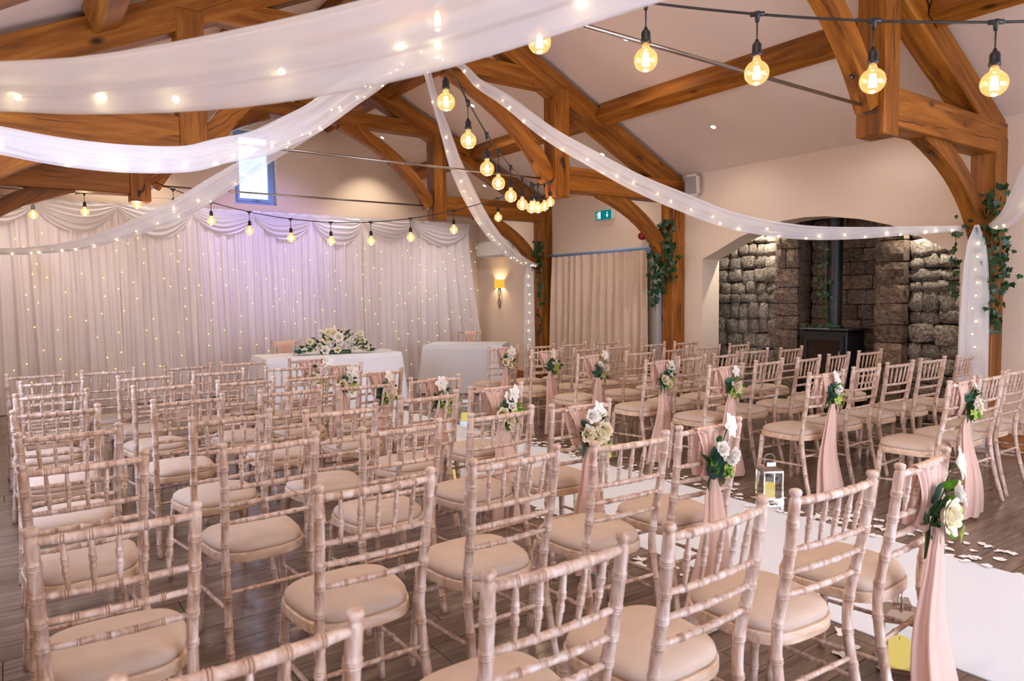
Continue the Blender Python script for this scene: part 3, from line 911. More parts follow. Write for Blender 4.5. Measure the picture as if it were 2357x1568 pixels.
# ------------------------------------------------------------------ tables
def table(name, lbl, cx, cy, rz, L, Wd, H, seed):
    t = thing('trestle_table', lbl, 'table', (cx, cy, 0), rz)
    link('tabletop', bevelled_box_mesh('top', L - .02, Wd - .02, .03, .004, M['seatwood'], (0, 0, H - .02)), t)
    for sx in (-1, 1):
        for sy in (-1, 1):
            link('leg', G().tube([(sx * (L / 2 - .12), sy * (Wd / 2 - .1), 0), (sx * (L / 2 - .12), sy * (Wd / 2 - .1), H - .03)], .014, 8).mesh('leg', M['steel']), t)
    N = 240
    hw, hd = L / 2, Wd / 2
    per = []
    rad = .02
    for k in range(N):
        s = k / N * (2 * L + 2 * Wd)
        if s < L: p = (-hw + s, -hd); nn = (0, -1)
        elif s < L + Wd: p = (hw, -hd + s - L); nn = (1, 0)
        elif s < 2 * L + Wd: p = (hw - (s - L - Wd), hd); nn = (0, 1)
        else: p = (-hw, hd - (s - 2 * L - Wd)); nn = (-1, 0)
        per.append((p, nn, s))
    vs = []; fs = []
    rows_ = 12
    for j in range(rows_ + 1):
        v = j / rows_
        for p, nn, s in per:
            corner = min(abs(abs(p[0]) - hw) + abs(abs(p[1]) - hd), .25)
            cf = 1 - corner / .25
            wv = .016 * math.sin(s * 9 + seed) * v + .008 * math.sin(s * 23 + seed * 2) * v
            out = .012 + (.05 + .05 * cf) * v + wv
            x = p[0] + nn[0] * out + (math.copysign(1, p[0]) * cf * .05 * v if nn[0] == 0 else 0)
            y = p[1] + nn[1] * out + (math.copysign(1, p[1]) * cf * .05 * v if nn[1] == 0 else 0)
            z = H + .004 - ((H - .02) if nn != (0, 1) else .19) * v
            if nn == (0, 1): y = p[1] + .012 + .3 * (y - p[1] - .012)
            if j == 0: x, y = p
            vs.append((x, y, z))
    for j in range(rows_):
        for k in range(N):
            k2 = (k + 1) % N
            fs.append((j * N + k2, j * N + k, (j + 1) * N + k, (j + 1) * N + k2))
    fs.append(tuple(range(N)))
    me = G().add(vs, fs).mesh('cloth', M['linen'], False)
    o = link('tablecloth', me, None, loc=(cx, cy, 0), rot=(0, 0, rz))
    return o


TH = .75
o = table('t', 'folding table under the cloth with the flower arrangement', 3.50, 9.06, math.radians(-5.5), 1.80, .76, TH, 1)
tag(o, 'white tablecloth to the floor under the large flower arrangement', 'tablecloth', 'white tablecloths')
o = table('t', 'folding table under the bare white cloth by the aisle end', 5.92, 9.42, math.radians(-43), 1.22, .80, TH, 4)
tag(o, 'bare white tablecloth on the angled table right of the aisle end', 'tablecloth', 'white tablecloths')

# aisle runner
me = bevelled_box_mesh('runner', 1.25, 9.7, .008, .002, M['runner'], (0, 0, .004))
o = link('aisle_runner', me, loc=(3.595, 3.62, 0)); tag(o, 'long white carpet runner down the aisle', 'carpet runner')

# ------------------------------------------------------------------ chairs
def noded_profile(L, r, nodes, ringw=.0055, bead=.0026):
    pr = [(0.0, r)]
    for t in nodes:
        for d, k in ((-.0105, 0), (-.0075, bead), (-.0050, bead), (-.0040, -.0008), (-.0020, -.0008), (-.0012, bead * .8), (.0012, bead * .8), (.0020, -.0008), (.0040, -.0008), (.0050, bead), (.0075, bead), (.0105, 0)):
            pr.append((t + d / L, r + k))
    pr.append((1.0, r))
    return pr


YBK = [(0.0, -.015), (.20, .035), (.44, .070), (.70, .028), (.92, 0.0)]     # y of the back posts against height
XBK = [(0.0, .190), (.44, .176), (.92, .190)]


def post_mesh(s):
    L = .90
    nodes = [z / L for z in (.07, .17, .28, .385, .50, .595, .665, .735, .82)]
    pr = noded_profile(L, .0165, nodes)
    path, rad, raw = [], [], []
    fine = []
    for t, r in pr: fine.append((t, r))
    for a in [k / 30 for k in range(31)]:
        if all(abs(a - nd) > .013 for nd in nodes) and 0 < a < 1: fine.append((a, .0165))
    fine.sort(key=lambda q: q[0])
    for t, r in fine:
        z = t * L
        path.append((s * interp(XBK, z), interp(YBK, z), z)); rad.append(r * (.90 + .10 * min(1, z / .25))); raw.append(r)
    path.pop(); rad.pop(); raw.pop()
    top = (s * interp(XBK, .90), interp(YBK, .90))
    for dz, r in ((.893, .0165), (.897, .0125), (.901, .0125), (.905, .0165), (.914, .0185), (.920, .0165), (.924, .009)):
        path.append((top[0], top[1], dz)); rad.append(r)
    mi = [0] * (len(rad) - 1)
    for i in range(1, len(raw) - 1):
        if raw[i] < .0160 and raw[i + 1] < .0160: mi[i] = 1
    return G().tube(path, rad, 12, up=(1, 0, 0), mi=mi).mesh('back_post', [M['lime'], M['groove']])


def bar_mesh(name, a, b, r, nodes, bow=0.0, seg=10, taper=0.0, n=12, mat='lime', bulge=0.0):
    a, b = Vector(a), Vector(b); L = (b - a).length
    pr = noded_profile(L, r, nodes, bead=.0022)
    ts = sorted(set([round(t, 5) for t, _ in pr] + [round(k / n, 5) for k in range(n + 1) if all(abs(k / n - q) > .0125 / L for q in nodes)]))
    d = dict((round(t, 5), rr) for t, rr in pr)
    base = [d.get(t, r) for t in ts]
    mi = [1 if base[i] < r - .0005 and base[i + 1] < r - .0005 else 0 for i in range(len(ts) - 1)]
    path, rad = [], []
    for t in ts:
        p = a.lerp(b, t) + Vector((0, bow * 4 * t * (1 - t), 0))
        rr = d.get(t, r)
        rr *= 1 - taper * t if taper > 0 else 1
        rr *= 1 - bulge * (abs(2 * t - 1) ** 3)
        path.append(p); rad.append(rr)
    return G().tube(path, rad, seg, mi=mi).mesh(name, [M[mat], M['groove']])


def seat_outline(k, n, grow=0.0, zc=0):
    an = 2 * PI * k / n
    c, s_ = math.cos(an), math.sin(an)
    e = 2 / 3.3
    x = math.copysign(abs(c) ** e, c) * (.198 + grow)
    y = math.copysign(abs(s_) ** e, s_) * (.196 + grow)
    x *= 1 + .10 * (y / .2)
    return x, y + .272


def seat_mesh():
    n = 44; vs = []; fs = []
    prof = [(-.05, .402), (-.003, .402), (-.0005, .403), (0, .405), (0, .436), (-.0005, .4385), (-.003, .440), (-.006, .4405), (-.03, .4405)]
    for gr, z in prof:
        for k in range(n):
            x, y = seat_outline(k, n, gr); vs.append((x, y, z))
    for j in range(len(prof) - 1):
        for k in range(n):
            k2 = (k + 1) % n
            fs.append((j * n + k, j * n + k2, (j + 1) * n + k2, (j + 1) * n + k))
    fs.append(tuple(range(n - 1, -1, -1))); fs.append(tuple((len(prof) - 1) * n + k for k in range(n)))
    return G().add(vs, fs).mesh('seat_frame', M['seatwood'])


def pad_mesh():
    n = 44; vs = []; fs = []
    prof = [(-.018, .438), (-.009, .444), (-.006, .453), (-.010, .466), (-.022, .477), (-.050, .486), (-.10, .492), (-.15, .495), (-.18, .496)]
    for gr, z in prof:
        for k in range(n):
            x, y = seat_outline(k, n, gr); vs.append((x, y, z))
    for j in range(len(prof) - 1):
        for k in range(n):
            k2 = (k + 1) % n
            fs.append((j * n + k, j * n + k2, (j + 1) * n + k2, (j + 1) * n + k))
    fs.append(tuple((len(prof) - 1) * n + k for k in range(n)))
    return G().add(vs, fs).mesh('seat_pad', M['pad'])


CH = []           # (part name, mesh)


def yb(z): return interp(YBK, z)
def xb(z): return interp(XBK, z)


for s in (-1, 1): CH.append(('back_post', post_mesh(s)))
for s in (-1, 1):
    CH.append(('front_leg', bar_mesh('front_leg', (s * .170, .425, .405), (s * .198, .455, 0), .0185, [.12, .32, .55, .78], taper=.22)))
CH.append(('seat_frame', seat_mesh()))
CH.append(('seat_pad', pad_mesh()))
CH.append(('top_rail', bar_mesh('top_rail', (-xb(.885), yb(.885), .885), (xb(.885), yb(.885), .885), .0125, [.17, .335, .5, .665, .83], bow=-.016, bulge=.15)))
for z, nm, nd in ((.735, 'back_rail', [.17, .335, .5, .665, .83]), (.665, 'back_rail', [.22, .41, .59, .78]), (.590, 'back_rail', [.22, .41, .59, .78])):
    CH.append((nm, bar_mesh(nm, (-xb(z), yb(z), z), (xb(z), yb(z), z), .0100, nd, bow=-.010, bulge=.15)))
for i in range(5):
    f = (i + 1) / 6
    xa = (-1 + 2 * (.17 + .165 * i)) * xb(.885); xc_ = (-1 + 2 * (.17 + .165 * i)) * xb(.735) * .96
    bow1 = -.016 * 4 * (.17 + .165 * i) * (1 - (.17 + .165 * i)); bow2 = bow1 * .63
    CH.append(('spindle', bar_mesh('spindle', (xa, yb(.885) + bow1, .875), (xc_, yb(.735) + bow2, .742), .0078, [.38, .62], seg=8, n=8, bulge=.35)))
for s in (-1, 1):
    CH.append(('side_stretcher', bar_mesh('side_stretcher', (s * .188, .445, .215), (s * xb(.235), yb(.235), .235), .0088, [.3, .7], seg=8, bulge=.2)))
CH.append(('rear_stretcher', bar_mesh('rear_stretcher', (-xb(.30), yb(.30), .30), (xb(.30), yb(.30), .30), .0088, [.3, .7], seg=8, bulge=.2)))
CH.append(('front_stretcher', bar_mesh('front_stretcher', (-.177, .433, .30), (.177, .433, .30), .0088, [.3, .7], seg=8, bulge=.2)))


def add_chair(x, y, ang, label, group):
    t = thing('spindle_chair', label, 'chair', (x, y, 0), ang, group)
    for nm, me in CH:
        link(nm, me, t)
    return t


# positions of the chairs: (x, y, degrees); rows listed from the front, seats from the aisle outward
LEFT = [
    [(2.37, 6.62, -3), (1.79, 6.74, -1), (1.30, 6.68, 4), (.69, 6.71, -3), (.19, 6.77, 1)],
    [(2.38, 5.84, 6), (1.96, 5.99, -4), (1.40, 6.01, -4), (.87, 6.02, 5), (.27, 6.11, 3)],
    [(2.40, 5.10, 5), (1.86, 5.15, 2), (1.39, 5.18, -4), (.87, 5.26, 5), (.23, 5.28, 4)],
    [(2.50, 4.41, -4), (1.96, 4.40, -4), (1.46, 4.43, -2), (.86, 4.43, 3), (.21, 4.45, -2)],
    [(2.55, 3.71, -4), (2.02, 3.64, 2), (1.41, 3.48, -2), (.90, 3.63, 5), (.22, 3.67, 0)],
    [(2.47, 2.80, -4), (2.00, 2.86, 2), (1.43, 2.83, -1), (.86, 2.87, 2), (.22, 2.94, 1)],
    [(2.51, 1.99, -3), (2.01, 1.98, -4), (1.48, 2.03, 1), (.93, 2.02, -1), (.22, 2.08, -2)],
    [(2.54, 1.11, 3), (2.00, 1.12, -4), (1.49, 1.15, 0), (.97, 1.17, -1), (.30, 1.17, 0)],
]
RIGHT = [
    [(4.63, 6.58, -6), (5.11, 6.49, -1), (5.60, 6.46, 2), (6.10, 6.42, -4)],
    [(4.68, 5.85, -4), (5.16, 5.76, 5), (5.65, 5.76, 4), (6.25, 5.78, 1), (6.75, 5.72, -3)],
    [(4.66, 5.10, -2), (5.23, 5.02, -3), (5.83, 5.08, 3), (6.31, 5.04, -3), (6.90, 5.06, 4)],
    [(4.70, 4.26, -1), (5.16, 4.30, 1), (5.64, 4.29, 2), (6.23, 4.38, -5), (6.72, 4.28, 0)],
    [(4.70, 3.57, -5), (5.31, 3.59, 0), (5.83, 3.54, 3), (6.33, 3.54, 3), (6.88, 3.53, -3)],
    [(4.81, 2.78, -6), (5.39, 2.79, 0), (5.90, 2.78, -3), (6.45, 2.77, -4), (6.95, 2.71, 3)],
    [(5.00, 1.97, 2), (5.47, 1.97, -1), (5.99, 1.99, 0), (6.52, 1.98, 2)],
]
ORD = ['first', 'second', 'third', 'fourth', 'fifth', 'sixth', 'seventh', 'eighth']
SASH = []
for nm, block in (('left', LEFT), ('right', RIGHT)):
    for i, row in enumerate(block):
        for j, (x, y, a) in enumerate(row):
            seat = 'beside the aisle' if j == 0 else '%s from the aisle' % ORD[j]
            lb = 'limed wood spindle-back chair, %s block, %s row from front, %s' % (nm, ORD[i], seat)
            c = add_chair(x, y, math.radians(a), lb, 'ceremony chairs in rows')
            if j == 0 and not (nm == 'right' and i == 7): SASH.append((nm, i, x, y, math.radians(a)))
for x, y, a, w in ((3.16, 9.72, 180 - 20, 'behind the flower table'), (6.42, 10.13, 180 - 40, 'behind the bare white table')):
    add_chair(x, y, math.radians(a), 'limed wood spindle-back chair facing the guests, %s' % w, 'chairs behind the tables')
    SASH.append((w, -1, x, y, math.radians(a)))

# ------------------------------------------------------------------ sashes
def sash_meshes(seed, wide):
    rr = random.Random(seed)
    p1, p2 = rr.uniform(0, 6), rr.uniform(0, 6)
    KZ = .675
    cx = rr.uniform(-.015, .03)

    def upper(u, v):
        # v 0..0.4 front side rising, .4...6 over the rail, .6..1 back side falling
        s = u * 2 - 1
        if v < .4:
            k = v / .4; z = KZ + (.893 - KZ) * k; y = yb(z) + .020; w = .035 + (wide - .035) * k ** .8
        elif v < .6:
            k = (v - .4) / .2; a = PI * k; z = .886 + .019 * math.sin(a); y = -.012 + .019 * math.cos(a); w = wide
        else:
            k = (v - .6) / .4; z = .893 - (.893 - KZ) * k; y = yb(z) - .020 - .018 * math.sin(PI * k); w = wide + (.028 - wide) * k ** .85
        x = cx + s * w
        pl = .0065 * math.sin(s * 15 + p1 + .8 * math.sin(z * 9)) + .004 * math.sin(s * 33 + p2)
        y += pl * (.7 if .4 <= v <= .6 else 1) * (1 if v > .5 else -1)
        return (x, y, z)
    up = G().grid(upper, 56, 30).mesh('sash_drape', M['blush'])
    lean = rr.uniform(-.03, .05)
    fl = rr.uniform(.085, .112)

    def tail(u, v):
        an = 2 * PI * u
        z = KZ + .01 - (KZ - .012) * v
        w = .020 + (fl - .020) * smoothstep(0, 1.1, v) + .022 * smoothstep(0, .15, v)
        d = .016 + .030 * smoothstep(0, 1, v)
        pl = 1 + (.16 + .10 * v) * math.sin(an * 5 + p1) + .09 * math.sin(an * 9 + p2 + 2 * v)
        x = cx + lean * v + math.cos(an) * w * pl
        y = -.032 - .015 * v + math.sin(an) * d * pl - .012 * math.sin(v * 6 + p1)
        if z < .03: y -= .0
        return (x, y, z)
    tl = G().grid(tail, 60, 22, closeu=True).mesh('sash_tail', M['blush'])
    kn = G()
    kn.tube([(cx + .020 * math.cos(a), yb(KZ) - .030 + .020 * math.sin(a), KZ + .004 * math.sin(3 * a)) for a in [2 * PI * k / 20 for k in range(21)]], [.011 + .003 * math.sin(k * 1.7) for k in range(21)], 8)
    return up, tl, kn.mesh('sash_knot', M['blush']), cx


SV = [sash_meshes(i + 1, w) for i, w in enumerate((.125, .10, .11, .085, .13))]

# ------------------------------------------------------------------ flower pieces
def petal_patch(g, base_r, h, w, open_, az, curl=.0, n=4, mi=0):
    """one cupped petal rising from the centre"""
    ca, sa = math.cos(az), math.sin(az)

    def fn(u, v):
        s = (u * 2 - 1)
        wd = w * math.sin(PI * (.12 + .80 * v) ** .8) ** .7
        rad = base_r + open_ * h * v ** 1.4 + curl * max(0, v - .7)
        ang = s * wd / max(rad + .006, .008)
        ang = max(-1.3, min(1.3, ang))
        z = h * v * (1 - .12 * s * s) - curl * max(0, v - .75) * .6
        x, y = rad * math.cos(ang), rad * math.sin(ang)
        return (x * ca - y * sa, x * sa + y * ca, z)
    g.grid(fn, 4, n, mi=mi)


def rose_mesh(seed, mat):
    rr = random.Random(seed); g = G()
    for ring, (n, br, h, w, op) in enumerate(((3, .003, .030, .012, .10), (4, .008, .030, .018, .18), (5, .013, .028, .022, .32), (6, .017, .026, .026, .62), (6, .019, .022, .028, 1.0))):
        for k in range(n):
            petal_patch(g, br, h * rr.uniform(.92, 1.05), w, op, 2 * PI * (k + ring * .37) / n + rr.uniform(-.1, .1), curl=.010 if ring > 2 else 0)
    return g.mesh('rose', mat)


def star_mesh(seed, mat, np_=6, L=.040):
    rr = random.Random(seed); g = G()
    for k in range(np_):
        a = 2 * PI * k / np_ + rr.uniform(-.15, .15); ca, sa = math.cos(a), math.sin(a)
        ll = L * rr.uniform(.85, 1.15); lift = rr.uniform(.4, .9)

        def fn(u, v, ca=ca, sa=sa, ll=ll, lift=lift):
            s = u * 2 - 1; w = .36 * ll * math.sin(PI * (.08 + .9 * v)) ** .8
            r = ll * v; z = lift * ll * (v - .55 * v * v) + .25 * w * s * s
            y = s * w
            return (r * ca - y * sa, r * sa + y * ca, z)
        g.grid(fn, 4, 5)
    g.tube([(0, 0, 0), (0, 0, .012)], [.004, .003], 6)
    return g.mesh('blossom', mat)


def leaf_mesh(kind, mat):
    g = G()
    if kind == 'round':
        g.grid(lambda u, v: ((u * 2 - 1) * .026 * math.sin(PI * (.05 + .92 * v)) ** .55, abs(u * 2 - 1) * .004 + .006 * v * v, .056 * v), 4, 6)
    elif kind == 'long':
        g.grid(lambda u, v: ((u * 2 - 1) * .010 * math.sin(PI * (.03 + .96 * v)) ** .8, abs(u * 2 - 1) * .004 - .018 * v * v, .085 * v), 2, 7)
    elif kind == 'small':
        g.grid(lambda u, v: ((u * 2 - 1) * .012 * math.sin(PI * (.05 + .93 * v)) ** .7, abs(u * 2 - 1) * .003 - .004 * v * v, .034 * v), 2, 4)
    elif kind == 'ivy':
        P = [(0, 0), (.016, .004), (.030, .000), (.024, .016), (.036, .026), (.018, .030), (.0, .052), (-.018, .030), (-.036, .026), (-.024, .016), (-.030, 0), (-.016, .004)]
        v = [(x, .15 * abs(x), z) for x, z in P] + [(0, -.003, .018)]
        g.add(v, [(12, i, (i + 1) % 12) for i in range(12)])
    return g.mesh(kind + '_leaf', mat)


ROSES = [rose_mesh(i, M['rose']) for i in range(4)]
WROSES = [rose_mesh(i + 9, M['whitepetal']) for i in range(3)]
STARS = [star_mesh(i, M['whitepetal']) for i in range(4)]
LIMES = [star_mesh(i + 20, M['limepetal'], 5, .026) for i in range(3)]
LVR = leaf_mesh('round', M['euca']); LVL = leaf_mesh('long', M['leaf']); LVS = leaf_mesh('small', M['bright'])
LVD = leaf_mesh('small', M['leaf']); LVI = leaf_mesh('ivy', M['ivy'])


def orient(v, tw=0.0):
    q = Vector(v).to_track_quat('Z', 'Y')
    return (q.to_matrix().to_4x4() @ Matrix.Rotation(tw, 4, 'Z'))


def put(name, me, parent, loc, direction, sc=1.0, tw=0.0):
    m = orient(direction, tw); m = m @ Matrix.Scale(sc, 4); m.translation = Vector(loc)
    return link(name, me, parent, mat4=m)


def posy(parent, rr, style):
    """local frame: origin at the tie, +Z up, -Y faces the viewer side (away from the chair)"""
    # stems below the tie
    g = G()
    for k in range(8):
        a = rr.uniform(-.30, .30); l = rr.uniform(.07, .12)
        g.tube([(a * .06, -.004 * k % .01, .05), (0 + a * .02, 0, 0), (a * l, -.01 + rr.uniform(-.01, .01), -l)], .0028, 5)
    link('stems', g.mesh('stems', M['stem']), parent)
    hx = style.get('dx', .03)
    for k in range(style.get('round', 4)):
        a = rr.uniform(-1.3, 1.0); put('leaf', LVR, parent, (rr.uniform(-.02, .03), -.02, rr.uniform(.0, .08)), (math.sin(a), rr.uniform(-.5, -.1), math.cos(a)), rr.uniform(.8, 1.3), rr.uniform(-.8, .8))
    for k in range(style.get('long', 7) + 3):
        a = rr.uniform(1.9, 4.3) if k % 2 else rr.uniform(-1.2, 1.2)
        put('leaf', LVL, parent, (rr.uniform(-.02, .02), -.015, rr.uniform(.0, .06)), (math.sin(a), rr.uniform(-.5, 0), math.cos(a)), rr.uniform(.7, 1.1), rr.uniform(-.8, .8))
    for k in range(int(style.get('small', 12) * 1.8)):
        a = rr.uniform(0, 2 * PI); r = rr.uniform(.02, .07)
        put('leaf', rr.choice((LVS, LVD, LVD)), parent, (hx + r * math.cos(a) * .8, rr.uniform(-.05, -.02), .07 + r * math.sin(a)), (math.cos(a), rr.uniform(-.9, -.2), math.sin(a)), rr.uniform(.8, 1.3), rr.uniform(-1, 1))
    for i, (x, z, s) in enumerate(style['roses']):
        put('rose', rr.choice(ROSES), parent, (x, -.045, z), (rr.uniform(-.2, .2), -1, rr.uniform(-.1, .4)), s * .95, rr.uniform(0, 6))
    for i, (x, z, s) in enumerate(style['buds']):
        put('bud', rr.choice(WROSES), parent, (x, -.05, z), (rr.uniform(-.3, .5), -.8, rr.uniform(.0, .8)), s * .8, rr.uniform(0, 6))
    for i, (x, z, s) in enumerate(style['stars']):
        put('blossom', rr.choice(STARS), parent, (x, -.03, z), (.25 + rr.uniform(-.2, .2), -1, .25), s * 1.05, rr.uniform(0, 6))
        link('flower_stem', G().tube([(.01, -.01, .03), (x * .6, -.02, z * .6), (x, -.03, z)], .0026, 5).mesh('stem', M['stem']), parent)
    for i, (x, z, s) in enumerate(style['limes']):
        put('blossom', rr.choice(LIMES), parent, (x, -.045, z), (rr.uniform(-.5, .5), -1, rr.uniform(-.5, .3)), s, rr.uniform(0, 6))


STY = [
    dict(roses=[(-.005, .045, 1.35)], buds=[(.055, .105, 1.0), (.085, .085, .9)], stars=[(.115, .175, 1.2)], limes=[(.075, .03, 1.2), (.11, -.03, 1.2), (.06, .05, 1)], round=2, long=8, small=10),
    dict(roses=[], buds=[(.0, .115, .9), (.065, .085, .9), (.045, .065, .8)], stars=[(.06, .19, 1.1)], limes=[(.04, .03, 1.1), (.05, .05, .9)], round=9, long=4, small=6),
    dict(roses=[(-.03, .07, 1.0), (.02, .055, 1.1), (.06, .075, 1.1)], buds=[(-.01, .15, 1.0), (-.03, .09, .8)], stars=[(.04, .165, 1.15)], limes=[(.09, -.01, 1.2)], round=3, long=4, small=8),
    dict(roses=[(-.02, .05, 1.05), (.03, .02, .8)], buds=[(.04, .085, .8)], stars=[(.06, .15, 1.2), (.03, .13, .9)], limes=[(.07, .05, 1.0), (.05, .00, 1.0)], round=3, long=6, small=8),
    dict(roses=[(.03, .055, 1.15)], buds=[(-.01, .07, .7)], stars=[(.03, .16, 1.0)], limes=[(-.02, .03, 1.1), (.0, .0, 1.0), (.07, .02, 1.0)], round=3, long=8, small=8),
    dict(roses=[], buds=[(.0, .08, .8), (.03, .1, .7)], stars=[(.01, .165, 1.15)], limes=[(.02, .03, 1.1), (.06, .0, 1.1), (.05, .06, 1.0)], round=5, long=6, small=8),
]
PICK = {('left', 7): 0, ('left', 6): 1, ('left', 5): 2, ('left', 4): 3, ('left', 3): 5, ('left', 2): 4, ('left', 1): 3, ('left', 0): 0,
        ('right', 6): 4, ('right', 5): 5, ('right', 4): 4, ('right', 3): 3, ('right', 2): 1, ('right', 1): 5, ('right', 0): 3}
FLW = ['one large cream rose and a white bloom', 'round eucalyptus leaves and white buds', 'three clustered cream roses', 'cream roses and white star blooms', 'one cream rose with lime blooms', 'white bud and lime blooms']
for q, (nm, i, x, y, a) in enumerate(SASH):
    up, tl, kn, cx = SV[q % 5]
    if i < 0: plc = 'on the chair %s' % nm
    else: plc = 'on the aisle chair, %s block, %s row from front' % (nm, ORD[i])
    t = thing('chair_sash', 'blush chiffon sash tied %s' % plc, 'sash', (x, y, 0), a, 'blush chair sashes')
    link('drape', up, t); link('tail', tl, t); link('knot', kn, t)
    if i < 0: continue
    st = PICK.get((nm, i), 3)
    m = Matrix.Rotation(a, 3, 'Z') @ Vector((cx, yb(.675) - .045, .675))
    t = thing('flower_posy', 'posy of %s, %s block, %s row from front' % (FLW[st].replace('round ', ''), nm, ORD[i]), 'posy', (x + m.x, y + m.y, m.z), a, 'flower posies on the aisle chairs')
    posy(t, random.Random(q * 7 + 1), STY[st])
    t.scale = (1.18, 1.18, 1.18)
# sash cloth pooled on the floor by the nearest left aisle chair
g = G().grid(lambda u, v: (.13 * (u - .5) * (1 + .5 * math.sin(3 * v)) + .01 * math.sin(20 * v), .30 * (v - .5), .012 + .018 * math.sin(PI * u) * (1 + .5 * math.sin(26 * u + 5 * v)) * math.sin(PI * v)), 24, 24)
o = link('sash_end', g.mesh('sash_end', M['blush']), loc=(2.44, 1.16, 0), rot=(0, 0, -.8)); tag(o, 'blush chiffon cloth pooled on the floor beside the nearest aisle chair', 'sash')

# ------------------------------------------------------------------ flower arrangement on the table
t = thing('flower_arrangement', 'long low arrangement of white roses and greenery on table', 'flowers', (3.56, 8.94, TH + .004), math.radians(-12))
t.scale = (1.15, 1.15, 1.15)
rr = random.Random(5)
link('tray', bevelled_box_mesh('tray', .34, .12, .04, .01, M['leaf'], (0, 0, .02)), t)
for k in range(170):
    u = rr.uniform(-1, 1); hx = u * .42
    hz = (.26 * (1 - abs(u) ** 1.5)) * rr.uniform(.1, 1) + .02
    yy = rr.uniform(-.11, .08)
    d = (u * 1.1 + rr.uniform(-.4, .4), rr.uniform(-1.1, .2), .7 * (1 - abs(u)) + rr.uniform(-.35, .45))
    put('leaf', rr.choice((LVL, LVD, LVR, LVL, LVD, LVS)), t, (hx, yy, hz), d, rr.uniform(.9, 1.35), rr.uniform(-1, 1))
for x, z, s in ((-.30, .15, 1.0), (-.19, .10, .8), (-.12, .16, 1.0), (-.10, .11, .9), (-.03, .24, 1.3), (-.08, .25, 1.2), (.02, .19, 1.4), (.02, .13, 1.1), (-.14, .05, 1.3), (.10, .22, .9),
                (.25, .20, 1.1), (.30, .14, 1.0), (.19, .05, .9), (.34, .06, .8), (-.24, .06, .8), (-.36, .05, .9), (.0, .05, 1.0), (-.17, .25, .8), (.09, .27, .6), (.28, .22, .9)):
    put('rose', rr.choice(ROSES + WROSES), t, (x, -.12 + rr.uniform(-.02, .03) + .06 * (z / .25), z), (rr.uniform(-.3, .3), -1, .35), s, rr.uniform(0, 6))
g = G()
for k in range(60):
    # hydrangea head: florets over a dome
    z = 1 - 2 * (k + .5) / 60; r_ = math.sqrt(1 - z * z); a = k * 2.39996
    c = Vector((r_ * math.cos(a), r_ * math.sin(a), z)) * .055
    q = c.to_track_quat('Z', 'Y').to_matrix()
    for w in range(4):
        an = PI / 2 * w + k
        P = [q @ Vector((0, 0, 0)), q @ Vector((.011 * math.cos(an - .5), .011 * math.sin(an - .5), .003)), q @ Vector((.015 * math.cos(an), .015 * math.sin(an), .001)), q @ Vector((.011 * math.cos(an + .5), .011 * math.sin(an + .5), .003))]
        g.add([c + p for p in P], [(0, 1, 2, 3)])
link('hydrangea', g.mesh('hydrangea', M['whitepetal'], False), t, loc=(.15, -.10, .13))

# ------------------------------------------------------------------ lanterns
def lantern_parts():
    P = []
    w, h = .068, .20
    P.append(('base', G().box(-w - .008, -w - .008, 0, w + .008, w + .008, .018).mesh('base', M['chrome'], False)))
    g = G()
    for sx in (-1, 1):
        for sy in (-1, 1):
            x, y = sx * w, sy * w
            g.box(x - .005, y - .005, .018, x + .005, y + .005, h + .018)
    for s in (-1, 1):
        g.box(-w, s * w - .004, h + .008, w, s * w + .004, h + .022); g.box(s * w - .004, -w, h + .008, s * w + .004, w, h + .022)
        g.box(-w, s * w - .004, .018, w, s * w + .004, .03); g.box(s * w - .004, -w, .018, s * w + .004, w, .03)
    P.append(('frame', g.mesh('frame', M['chrome'], False)))
    z0 = h + .022
    v = [(-w - .008, -w - .008, z0), (w + .008, -w - .008, z0), (w + .008, w + .008, z0), (-w - .008, w + .008, z0), (-.035, -.035, z0 + .028), (.035, -.035, z0 + .028), (.035, .035, z0 + .028), (-.035, .035, z0 + .028)]
    g = G().add(v, [(0, 3, 2, 1), (4, 5, 6, 7), (0, 1, 5, 4), (1, 2, 6, 5), (2, 3, 7, 6), (3, 0, 4, 7)]).box(-.033, -.033, z0 + .028, .033, .033, z0 + .055)
    P.append(('roof', g.mesh('roof', M['chrome'], False)))
    hz = z0 + .04
    P.append(('handle', G().tube([(-.038, 0, hz - .02), (-.040, 0, hz + .02)] + [(-.040 * math.cos(PI * k / 12), 0, hz + .03 + .040 * math.sin(PI * k / 12)) for k in range(13)] + [(.040, 0, hz + .02), (.038, 0, hz - .02)], .0032, 6).mesh('handle', M['steel'])))
    for nm, b in (('pane', (-w + .004, -w - .001, .03, w - .004, -w + .001, h + .01)), ('pane', (-w + .004, w - .001, .03, w - .004, w + .001, h + .01)), ('pane', (-w - .001, -w + .004, .03, -w + .001, w - .004, h + .01)), ('pane', (w - .001, -w + .004, .03, w + .001, w - .004, h + .01))):
        P.append((nm, G().box(*b).mesh('pane', M['glass'], False)))
    return P


